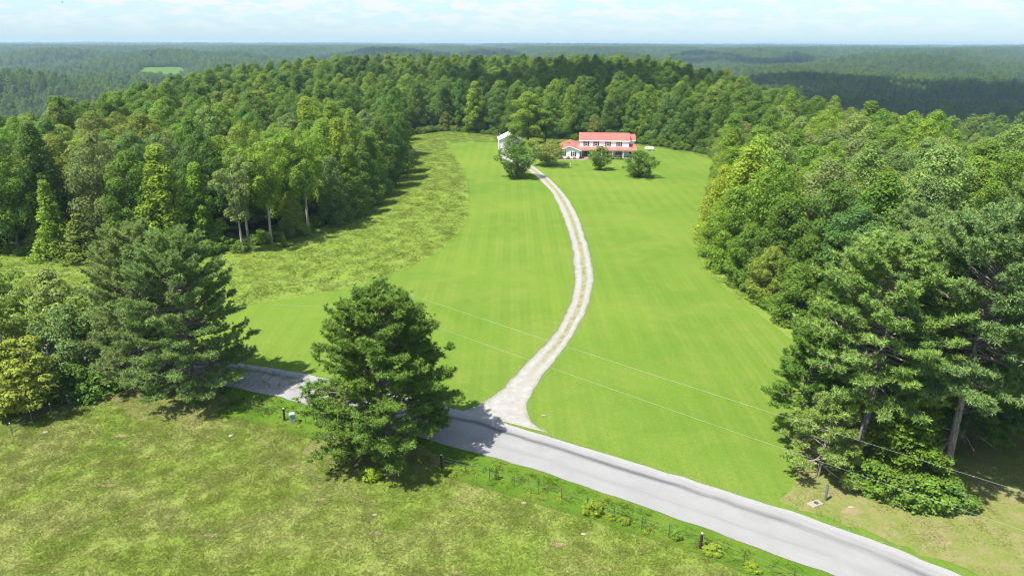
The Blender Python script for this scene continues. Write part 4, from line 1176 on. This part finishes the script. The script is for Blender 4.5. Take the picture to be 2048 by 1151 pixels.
inview = lambda x, y: (np.abs(x) < 0.84 * y + 14)
grass_stuff('pasture_grass', 40000, (-60, 45), (18, 62), lambda x, y: poly_in(x, y, PASTURE) & inview(x, y),
            [tuft_mesh(k, 46, 0.55, 0.09, 0.02, M['b_pasture'], 1.8) for k in (1, 2, 3)], 'short grazed grass tufts covering the pasture', .6, 1.4, 2, 0.02)
grass_stuff('thin_grass', 9000, (-46, 62), (20, 64), lambda x, y: np.any([poly_in(x, y, q) for q in LITTER], axis=0) & inview(x, y) & off_road(x, y) & (noise2(x / 1.3, y / 1.3, 23, 3) > -.25),
            [tuft_mesh(k, 30, 0.5, 0.09, 0.02, M['b_pasture'], 1.8) for k in (11, 12)], 'thin dry grass on the needle litter under the pines', .6, 1.3, 12, 0.045)
grass_stuff('verge_grass', 7500, (-60, 40), (15, 68), lambda x, y: poly_in(x, y, VERGE) & off_road(x, y) & (poly_dist(x, y, VERGE) > 0.5) & inview(x, y),
            [tuft_mesh(k, 40, 0.5, 0.18, 0.024, M['b_verge'], 1.2) for k in (4, 5)], 'lush taller grass along the wire fence', .6, 1.3, 3, 0.033)
grass_stuff('meadow_grass', 62000, (-115, 66), (60, 268), lambda x, y: poly_in(x, y, MEADOW) & ~poly_in(x, y, LAWN_S) & inview(x, y) & ~((x > -20) & (y < 80)),
            [tuft_mesh(k, 18, 0.9, 0.24, 0.05, M['b_meadow'], 2.0) for k in (7, 8, 9)], 'tall seeding grass of the unmown meadow', .6, 1.3, 4, 0.0)



def weed_mesh(seed, hgt, rad, n, leaf, mat='leaf'):
    rs = np.random.RandomState(seed)
    d = unit(rs.randn(n, 3)); d[:, 2] = np.abs(d[:, 2])
    p = d * rs.uniform(.3, 1, n)[:, None] * np.array([rad, rad, hgt])
    V, F = cards(p, unit(d + rs.randn(n, 3) * .5 + np.array([0, 0, 1.3])), leaf * rs.uniform(.6, 1.3, n), rs)
    return np_mesh('weed', V, F, M[mat])


def weed_mat(name, cols): return leaf_mat(name, cols, 0.35)


M['weed'] = weed_mat('weed_leaves', [(0, (0.12, 0.20, 0.03)), (0.4, (0.17, 0.24, 0.03)), (0.75, (0.21, 0.27, 0.03)), (1, (0.27, 0.28, 0.03))])
wm = [weed_mesh(1, .8, .45, 60, .2, 'weed'), weed_mesh(2, 1.1, .6, 80, .22, 'weed'), weed_mesh(3, .5, .7, 60, .2, 'weed')]
grass_stuff('meadow_weeds', 2600, (-115, 66), (60, 268), lambda x, y: poly_in(x, y, MEADOW) & ~poly_in(x, y, LAWN_S) & inview(x, y) & ~((x > -20) & (y < 80)) & (noise2(x / 4.5, y / 4.5, 13, 3) > 0.08) & (poly_dist(x, y, LAWN_S) > 1.2),
            wm, 'yellowing weeds and goldenrod scattered through the meadow', .3, .8, 6, 0.0, 'weeds')
FENCE = [(-26.1, 56.7), (-24.0, 55.5), (-22.2, 54.6), (-20.4, 53.6), (-18.3, 53.0), (-15.1, 51.0), (-12.0, 49.5), (-8.8, 47.9), (-5.6, 46.4), (-3.6, 45.6), (-1.7, 44.8), (0.2, 43.9), (2.0, 43.1), (3.7, 42.3), (5.5, 41.3), (7.3, 40.2), (9.1, 39.2), (10.8, 38.3), (12.7, 37.3), (15.1, 35.7), (17.6, 33.9), (20, 32.2), (24, 28.8), (28, 25.4)]
fd = lambda x, y: np.min([np.hypot(x - (a[0] + (b[0] - a[0]) * np.clip(((x - a[0]) * (b[0] - a[0]) + (y - a[1]) * (b[1] - a[1])) / ((b[0] - a[0]) ** 2 + (b[1] - a[1]) ** 2), 0, 1)),
                                   y - (a[1] + (b[1] - a[1]) * np.clip(((x - a[0]) * (b[0] - a[0]) + (y - a[1]) * (b[1] - a[1])) / ((b[0] - a[0]) ** 2 + (b[1] - a[1]) ** 2), 0, 1))) for a, b in zip(FENCE[:-1], FENCE[1:])], axis=0)
grass_stuff('fence_weeds', 8000, (-30, 30), (22, 60), lambda x, y: (fd(x, y) < 0.75) & off_road(x, y) & (noise2(x / 1.2, y / 1.2, 17, 3) > 0.05),
            wm[:1] + wm[2:], 'uncut weeds growing along the foot of the wire fence', .2, .5, 7, 0.03, 'weeds')
# loose gravel along the road edge and on both sides of the drive
def gravel():
    rg = np.random.RandomState(33); P_ = []
    lines = [(smooth_closed(ROAD_FAR, .5, 0, 1, False), 2600, .0, .22), (smooth_closed(ROAD_NEAR, .5, 0, 1, False), 1300, .0, .18), (smooth_closed(DL, .5, 0, 1, False), 2600, .0, .20), (smooth_closed(DR, .5, 0, 1, False), 2600, .0, .20)]
    for ln, n, off, sd in lines:
        ln = np.array(ln); ln = ln[(ln[:, 1] < 125) & (ln[:, 1] > 24)]
        k = rg.randint(0, len(ln) - 1, n); t = rg.rand(n)[:, None]
        P_.append(ln[k] + (ln[k + 1] - ln[k]) * t + rg.randn(n, 2) * sd)
    return np.vstack(P_)


gp = gravel(); rg = np.random.RandomState(34); gs = rg.uniform(.018, .048, len(gp))
chip = bpy.data.meshes.new('chip'); bm = bmesh.new(); bmesh.ops.create_icosphere(bm, subdivisions=1, radius=1.0)
for v in bm.verts: v.co *= 0.8 + 0.4 * ((v.index * 7) % 5) / 4
bm.to_mesh(chip); bm.free(); M['chip'] = plain('gravel_chip', (0.20, 0.19, 0.165), 0.9, 0.1, 0.25, 8); chip.materials.append(M['chip'])
instance_stuff('gravel', np.column_stack([gp, np.full(len(gp), .055)]), rg.uniform(0, 6.28, len(gp)), np.column_stack([gs, gs * .8, gs * .5]), np.zeros(len(gp), int), [('chip', chip)],
               'loose pale gravel spilled along the road edge and the drive', 'gravel')
# undergrowth at the foot of the wood edges
eb = EDGE[:]
und = []
ru = np.random.RandomState(14)
ring_ = OPEN[3:30]
for a, b in zip(ring_[:-1], ring_[1:]):
    L_ = math.hypot(b[0] - a[0], b[1] - a[1])
    for k in range(int(L_ * 1.1)):
        t = ru.rand(); und.append((a[0] + (b[0] - a[0]) * t + ru.randn() * .9, a[1] + (b[1] - a[1]) * t + ru.randn() * .9))
und = np.array([(x, y) for x, y in und if not (x > 20 and y < 56)])
bushm = P['bush']['crown'].copy(); bushm.materials.clear(); bushm.materials.append(M['leaf_wood'])
s = ru.uniform(.35, .95, len(und))
instance_stuff('undergrowth', np.column_stack([und, np.zeros(len(und))]), ru.uniform(0, 6.28, len(und)), np.column_stack([s * 1.2, s * 1.2, s]), np.zeros(len(und), int), [('bush', bushm)],
               'low leafy undergrowth along the foot of the woods', 'undergrowth')


# ------------------------------------------------------------------ fences, poles, wires
def wire_path(pts, sag=0.0, n=14):
    out = []
    for a, b in zip(pts[:-1], pts[1:]):
        a = Vector(a); b = Vector(b)
        for k in range(n):
            t = k / n; q = a.lerp(b, t); q.z -= sag * 4 * t * (1 - t); out.append(q)
    out.append(Vector(pts[-1])); return out


fr = tag(empty('wire_fence', (FENCE[0][0], FENCE[0][1], 0)), 'wire fence with dark wood and thin steel posts beside the road', 'fence')
o = Vector((FENCE[0][0], FENCE[0][1], 0))
WOODP = {3, 8, 18}
post_me = None
for i, (x, y) in enumerate(FENCE):
    q = Vector((x, y, 0)) - o
    if i in WOODP:
        p_ = MB().tube([q + Vector((0, 0, -.3)), q + Vector((0.02, 0, .6)), q + Vector((0.03, 0.01, 1.22))], [.10, .095, .09], 10).build('wood_post', M['post'], fr)
        MB().tube([q + Vector((0.03, 0.01, 1.215)), q + Vector((0.03, 0.01, 1.25))], [.088, .08], 10).build('post_top', M['post_top'], p_)
    else:
        hh = 1.15 + 0.08 * math.sin(i * 3.1)
        MB().box(q.x - .022, q.x + .022, q.y - .006, q.y + .006, -.3, hh).box(q.x - .006, q.x + .006, q.y - .024, q.y - .006, -.3, hh).build('steel_post', M['steel'], fr)
for zz in (0.45, 0.8, 1.06):
    MB().tube(wire_path([(x - o.x, y - o.y + .03, zz) for x, y in FENCE], 0.02, 3), .0025, 4).build('wire', M['wire'], fr)
FL = [(-47, 47.5), (-44.4, 49.6), (-42.9, 50.9), (-42.5, 52.9), (-41.6, 54.2), (-41.0, 55.8), (-40.3, 57.2)]
fl = tag(empty('wire_fence', (FL[0][0], FL[0][1], 0)), 'short wire fence of pale steel posts before the dogwood shrubs', 'fence')
for i, (x, y) in enumerate(FL):
    a, b = x - FL[0][0], y - FL[0][1]
    p_ = MB().box(a - .025, a + .025, b - .02, b + .02, -.3, 1.25).build('steel_post', M['stub'], fl)
    MB().box(a - .03, a + .03, b - .026, b + .026, 1.25, 1.34).build('post_cap', M['white'], p_)
for zz in (0.5, 0.8, 1.12):
    MB().tube(wire_path([(x - FL[0][0], y - FL[0][1] + .03, zz) for x, y in FL], .02, 3), .004, 4).build('wire', M['wire'], fl)


def pole(x, y, h, label, arm=False, r=0.14, rz=0.0):
    p_ = tag(empty('utility_pole', (x, y, h1(x, y)), rz), label, 'utility pole')
    MB().tube([(0, 0, -1), (0, 0, h * .5), (0, 0, h)], [r * 1.15, r, r * .75], 10).build('post', M['pole'], p_, True)
    if arm:
        a_ = MB().box(-.9, .9, -.15 - .05, -.15 + .05, h - .55, h - .42).build('crossarm', M['pole'], p_)
        for s_ in (-.8, .8): MB().tube([(s_, -.15, h - .42), (s_, -.15, h - .36), (s_, -.15, h - .25)], [.05, .07, .04], 8).build('insulator', M['ceramic'], a_)
    c_ = MB().tube([(0, 0, h), (0, 0, h + .1), (0, 0, h + .2), (0, 0, h + .28)], [.05, .10, .11, .05], 10).build('top_insulator', M['ceramic'], p_, True)
    MB().box(r * .6, r * .6 + .16, -.04, .04, h - 2.15, h - 2.0).build('bracket', M['iron'], p_)
    return p_


PX, PY = -11.75, 58.9
pole(PX, PY, 10.75, 'wooden utility pole rising behind the lone pine by the road')
pole(55.5, 6.4, 10.75, 'wooden utility pole off the right end of the roadside line')
pole(-84, 69.6, 10.75, 'wooden utility pole off the left end of the roadside line')
pole(-3.8, 208.8, 5.9, 'short pole with crossarm before the white shed', True, 0.13)
pole(-118, 96, 9, 'wooden pole carrying the service wire at the far left')


def powerline(a, b, sag, label, r=0.006):
    tag(MB().tube(wire_path([a, b], sag, 40), r, 5).build('power_line', M['wire'], None), label, 'power line')


powerline((PX, PY, 11.0), (55.5, 6.4, 11.0), 0.55, 'upper pale power line from the pine out to the right')
powerline((PX + .15, PY, 8.72), (55.65, 6.4, 8.72), 0.5, 'lower pale power line from the pine out to the right')
powerline((PX, PY, 11.0), (-84, 69.6, 11.0), 0.5, 'upper pale power line from the pine out to the left')
powerline((PX - .15, PY, 8.72), (-84, 69.6, 8.72), 0.5, 'lower pale power line from the pine out to the left')
powerline((-118, 96, 9.2), (-3.8, 208.8, 6.0), 2.6, 'thin service wire crossing before the left wood to the shed pole', 0.012)
powerline((-118, 96, 8.2), (-3.8, 208.8, 5.4), 2.9, 'second thin service wire crossing before the left wood', 0.012)


# ------------------------------------------------------------------ yard things
def shed():
    s_ = tag(empty('shed', (-1.0, 217.5, 0), R(4)), 'white metal shed half hidden behind the trees', 'shed')
    x0, x1, y0, y1, ze, zr = -3.3, 3.3, -4, 4, 3.6, 5.0
    MB().box(x0, x1, y0, y1, -.2, ze).build('wall', M['shedwall'], s_)
    m = MB(); m.add([(x0, y0, ze), (x1, y0, ze), (0, y0, zr), (x0, y1, ze), (x1, y1, ze), (0, y1, zr)], [(0, 1, 2), (3, 5, 4), (0, 2, 5, 3), (1, 4, 5, 2), (0, 3, 4, 1)]); m.build('gable_wall', M['shedwall'], s_)
    m = MB(); pr = ((x0 - .3, ze - .06), (0, zr + .12), (x1 + .3, ze - .06), (x1 + .3, ze - .14), (0, zr + .04), (x0 - .3, ze - .14))
    m.add([(x, y, z) for y in (y0 - .25, y1 + .25) for (x, z) in pr],
          [(0, 1, 7, 6), (1, 2, 8, 7), (2, 3, 9, 8), (3, 4, 10, 9), (4, 5, 11, 10), (5, 0, 6, 11), (0, 5, 4, 1), (1, 4, 3, 2), (6, 7, 10, 11), (7, 8, 9, 10)])
    m.build('roof', M['shedwall'], s_)
    d = MB().box(-1.6, 1.6, y0 - .06, y0 - .004, -.1, 2.7)
    for k in range(6): d.box(-1.55, 1.55, y0 - .075, y0 - .058, .1 + k * .43, .45 + k * .43)
    d.build('door', M['white'], s_)


shed()
tk = tag(empty('propane_tank', (42.9, 215.6, 0.03), R(-6)), 'white propane tank on short legs right of the house', 'tank')
prf = [(-1.5, .02), (-1.47, .2), (-1.36, .36), (-1.18, .46), (-1.0, .5), (1.0, .5), (1.18, .46), (1.36, .36), (1.47, .2), (1.5, .02)]
MB().tube([(x, 0, .75) for x, _ in prf], [r_ for _, r_ in prf], 16).build('shell', M['tank'], tk, True)
for x in (-.8, .8): MB().box(x - .08, x + .08, -.35, .35, 0, .36).build('leg', M['tank'], tk)
MB().tube([(0, 0, 1.22), (0, 0, 1.38), (0, 0, 1.43)], [.17, .17, .08], 12).build('dome', M['tank'], tk, True)

sp = tag(empty('sapling', (15.7, 185.4, .03)), 'newly planted sapling with white guard in a mulch ring', 'sapling')
MB().tube([(0, 0, 0), (0, 0, 1.45)], [.055, .05], 8).build('trunk_guard', M['white'], sp)
MB().tube([(0, 0, 1.45), (0.03, 0, 2.1), (0.1, 0.02, 2.6)], [.025, .02, .008], 5).build('trunk', M['bark'], sp)
tw = weed_mesh(31, .7, .35, 40, .12); tw_o = link('crown', tw, sp, (0.05, 0, 1.75)); tw_o.color = (*TINT['fresh'], 1)
mr = MB(); n_ = 20
mr.add([(.8 * math.cos(t), .8 * math.sin(t), .0) for t in [6.283 * k / n_ for k in range(n_)]] + [(.55 * math.cos(t), .55 * math.sin(t), .10) for t in [6.283 * k / n_ for k in range(n_)]] + [(0, 0, .08)],
       [(k, (k + 1) % n_, n_ + (k + 1) % n_, n_ + k) for k in range(n_)] + [(n_ + k, n_ + (k + 1) % n_, 2 * n_) for k in range(n_)])
mr.build('mulch_ring', M['mulch'], sp)

Hm = Matrix.Translation((19.9, 203.6, 0)) @ Matrix.Rotation(R(-5.5), 4, 'Z')
hp = lambda x, y: tuple((Hm @ Vector((x, y, 0)))[:2])
sheet('path', [hp(*q) for q in [(-6.3, -5.2), (-1.2, -5.0), (0.4, -4.5), (1.1, -3.35), (2.6, -3.35), (2.2, -4.6), (0.9, -5.7), (-1.2, -6.1), (-6.3, -6.1)]], 0.05, M['brick'], 'pinkish walk leading along the garage wing to the porch step', 'path')
for P_ in ([(-5.9, -3.65), (-0.1, -3.65), (0.2, -4.6), (-6.0, -4.9)], [(3.0, -2.75), (12.6, -2.75), (12.4, -3.9), (3.2, -3.9)]):
    sheet('flower_bed', [hp(*q) for q in P_], 0.055, M['mulch'], 'dark mulched flower bed along the house front', 'flower bed')
for i, (x, y, h_, r_, ti, lb) in enumerate([(-5.2, -4.2, .7, .55, 'dark', 'leftmost small shrub in the bed before the garage wing'), (-3.3, -4.2, .75, .6, 'olive', 'olive shrub in the bed between the two garage windows'),
                                            (-1.4, -4.2, .6, .5, 'mid', 'low shrub in the bed below the right garage window'), (0.2, -3.4, .8, .5, 'deep', 'dark shrub in the corner of garage wing and porch'),
                                            (9.5, -3.3, 1.1, .65, 'yellow', 'golden shrub before the porch, left of the pair'), (10.9, -3.3, 1.0, .6, 'yellow', 'golden shrub before the porch, right of the pair'),
                                            (7.6, -3.3, .8, .55, 'mid', 'green shrub in the porch bed behind the round tree'), (5.8, -3.3, .8, .55, 'dark', 'dark shrub in the porch bed near the step'),
                                            (12.0, -3.3, .6, .5, 'dark', 'small dark shrub at the right end of the porch bed')]):
    a, b = hp(x, y); tree('house_shrub', 'bush', a, b, h_, r_, ti, lb, 'shrub', 'shrubs in the flower beds')

# roadside details
pd = tag(empty('utility_pedestal', (-19.5, 53.2, .03), R(20)), 'pale green utility pedestal beside the dark fence post', 'utility box')
bevel(MB().box(-.24, .24, -.2, .2, -.1, .74).build('body', M['pedestal'], pd), .03)
bevel(MB().box(-.28, .28, -.24, .24, .74, .98).build('lid', M['pedestal'], pd), .06, 3)
st = tag(MB().tube([(23.3, 42.4, -.2), (23.31, 42.4, .7), (23.3, 42.42, 1.5)], [.11, .10, .09], 8).build('post_stub', M['stub'], None), 'grey wooden stub post under the small yellowish pine', 'post')
cv = tag(empty('meter_cover', (22.4, 42.0, .045), R(25)), 'pale concrete utility cover in the grass beside the road', 'utility cover')
bevel(MB().box(-.55, .55, -.3, .3, -.05, .05).build('slab', M['stone'], cv), .02)
MB().tube([(0.1, 0, .05), (0.1, 0, .07)], [.17, .17], 14).build('lid', M['iron'], cv)


def blob(seed, rx, ry, rz_):
    bm = bmesh.new(); bmesh.ops.create_icosphere(bm, subdivisions=2, radius=1.0); rn = random.Random(seed)
    for v in bm.verts: v.co *= rn.uniform(.82, 1.15); v.co = Vector((v.co.x * rx, v.co.y * ry, v.co.z * rz_))
    me = bpy.data.meshes.new('stone'); bm.to_mesh(me); bm.free(); me.materials.append(M['stone']); return me


for i, (x, y, s_, lb) in enumerate([(2.9, 54.5, .28, 'pale stone on the lawn just right of the driveway mouth'), (-40.5, 51.5, .3, 'pale stone in the pasture near the left fence'),
                                    (-24.2, 51.0, .3, 'pale stone in the pasture below the left pine'), (-9.8, 40.6, .22, 'pale stone in the pasture below the lone pine'), (24.9, 41.6, .3, 'pale stone among the needles beside the stub post'),
                                    (0.9, 42.0, .24, 'pale stone in the pasture near the fence'), (5.0, 38.6, .25, 'pale stone in the pasture nearest the weedy fence bush')]):
    o_ = link('stone', blob(60 + i, s_ * .8, s_ * .55, s_ * .25), None, (x, y, .06)); tag(o_, lb, 'stone', 'pale stones in the grass')
# bare soil patches
rsoil = random.Random(3)
for (x, y, a, b) in ((24.7, 41.2, .8, .45), (23.9, 43.2, .5, .3), (29.5, 37.9, .6, .3), (-17.5, 46.5, .35, .2), (-33.5, 50.9, .9, .25), (-14.2, 42.3, .5, .25), (-30.8, 44.0, .7, .22), (-20.5, 38.4, .8, .2), (-9.4, 38.6, .5, .2), (3.2, 37.6, .6, .25), (9.5, 33.5, .5, .2), (-3.5, 35.0, .5, .2)):
    n_ = 26; ph = rsoil.random() * 6.28
    P_ = [(x + a * math.cos(t) * rsoil.uniform(.6, 1.15), y + b * math.sin(t) * rsoil.uniform(.6, 1.15)) for t in [6.283 * k / n_ for k in range(n_)]]
    sheet('bare_soil', P_, .052, M['soil'], 'small patch of bare pale soil in the grass', 'bare soil')
wb = [(5.8, 41.0, .9, .8, 'lime', 'bright green weedy bush by the roadside fence'), (8.0, 39.8, .5, .4, 'yellow', 'small yellow-green weed clump by a steel fence post'), (7.0, 40.3, .4, .4, 'lime', 'tiny bright clump between the weedy bush and a post'),
      (-10.9, 45.2, .8, 1.0, 'lime', 'bright weed patch under the lone pine'), (-5.2, 46.0, .3, .3, 'yellow', 'yellow weed at the foot of the fence post by the lone pine'), (11.3, 38.2, .8, .4, 'fresh', 'upright green weed by the steel post near the last wood post'),
      (-1.2, 44.9, 1.1, .22, 'fresh', 'thin upright green weed beside the fence right of the pine'), (13.4, 36.9, .5, .7, 'lime', 'leafy weeds at the foot of the rightmost wood post'), (15.5, 35.3, .5, .6, 'lime', 'leafy weeds along the fence at the bottom edge')]
for x, y, h_, r_, ti, lb in wb: tree('weed_clump', 'bush', x, y, h_, r_, ti, lb, 'weed', 'weeds along the roadside fence')
ml = tree('tall_weed', 'cedar', -37.7, 108.6, 2.6, .75, 'pale', 'tall pale leafy plant at the foot of the left wood', 'plant')

br = tag(empty('bird', (-61, 100, 36.9), R(30)), 'small dark bird gliding high in the sky at the left', 'bird')
bs = [(-.22, .012), (-.15, .03), (-.02, .055), (.08, .05), (.15, .035), (.2, .03), (.25, .005)]
br.scale = (.6, .6, .6)
body = MB().tube([(x, 0, 0.01 * math.sin(x * 8)) for x, _ in bs], [r_ for _, r_ in bs], 8)
body.build('body', M['bird'], br, True)
for s_ in (-1, 1):
    w_ = MB(); w_.add([(.08, s_ * .03, .02), (.11, s_ * .22, .10), (.02, s_ * .50, .06), (-.02, s_ * .24, .085), (-.08, s_ * .03, .01), (.08, s_ * .03, .035), (.10, s_ * .22, .112), (.02, s_ * .50, .066), (-.02, s_ * .24, .095), (-.08, s_ * .03, .02)],
                      [(0, 1, 3, 4), (1, 2, 3), (5, 9, 8, 6), (6, 8, 7), (0, 5, 6, 1), (1, 6, 7, 2), (2, 7, 8, 3), (3, 8, 9, 4)]); w_.build('wing', M['bird'], br)
w_ = MB(); w_.add([(-.18, -.02, .0), (-.18, .02, .0), (-.34, .06, .01), (-.34, -.06, .01), (-.18, -.02, .01), (-.18, .02, .01), (-.34, .06, .015), (-.34, -.06, .015)], [(0, 1, 2, 3), (7, 6, 5, 4), (0, 4, 5, 1), (2, 6, 7, 3), (1, 5, 6, 2), (0, 3, 7, 4)]); w_.build('tail', M['bird'], br)


# ------------------------------------------------------------------ clouds and air
def cloud(seed, x, y, z, L, Wd, label):
    """a flat based heap of cloud whose shadow falls at (x, y)"""
    rs = np.random.RandomState(seed); bm = bmesh.new()
    off = sdir * (z / sdir.z)
    for k in range(46):
        a = rs.rand() * 6.28; q = math.sqrt(rs.rand())
        px, py = math.cos(a) * q * L, math.sin(a) * q * Wd; rr_ = (0.34 - 0.2 * q) * min(L, Wd) * (0.7 + .6 * rs.rand())
        bmesh.ops.create_icosphere(bm, subdivisions=2, radius=rr_, matrix=Matrix.Translation((px, py, rr_ * .35)) @ Matrix.Diagonal((1.2, 1.0, 0.7, 1)))
    for v in bm.verts:
        if v.co.z < 0: v.co.z *= 0.15
    me = bpy.data.meshes.new('cloud'); bm.to_mesh(me); bm.free(); me.materials.append(M['cloud'])
    me.polygons.foreach_set('use_smooth', [True] * len(me.polygons))
    tag(link('cloud', me, None, (x + off.x, y + off.y, z)), label, 'cloud', 'fair weather clouds over the woods')


cloud(1, 530, 820, 900, 450, 470, 'white flat based cloud shading the right hand valley')
cloud(2, 100, 2300, 950, 1000, 380, 'long white cloud shading the far middle ridge')
cloud(3, 40, 345, 850, 110, 60, 'small white cloud shading the wood behind the house')


def haze():
    m, t, out = mat_new('haze_air')
    v = nd(t, 'ShaderNodeVolumePrincipled')
    v.inputs['Color'].default_value = (0.42, 0.61, 0.79, 1)
    v.inputs['Density'].default_value = 0.00012
    v.inputs['Anisotropy'].default_value = 0.0
    lk(t, v.outputs[0], out.inputs['Volume'])
    tag(MB().box(-26000, 26000, -3000, 31000, -125, 33.4).build('haze', m, None), 'pale summer haze hanging over the wooded hills', kind='stuff')


haze()
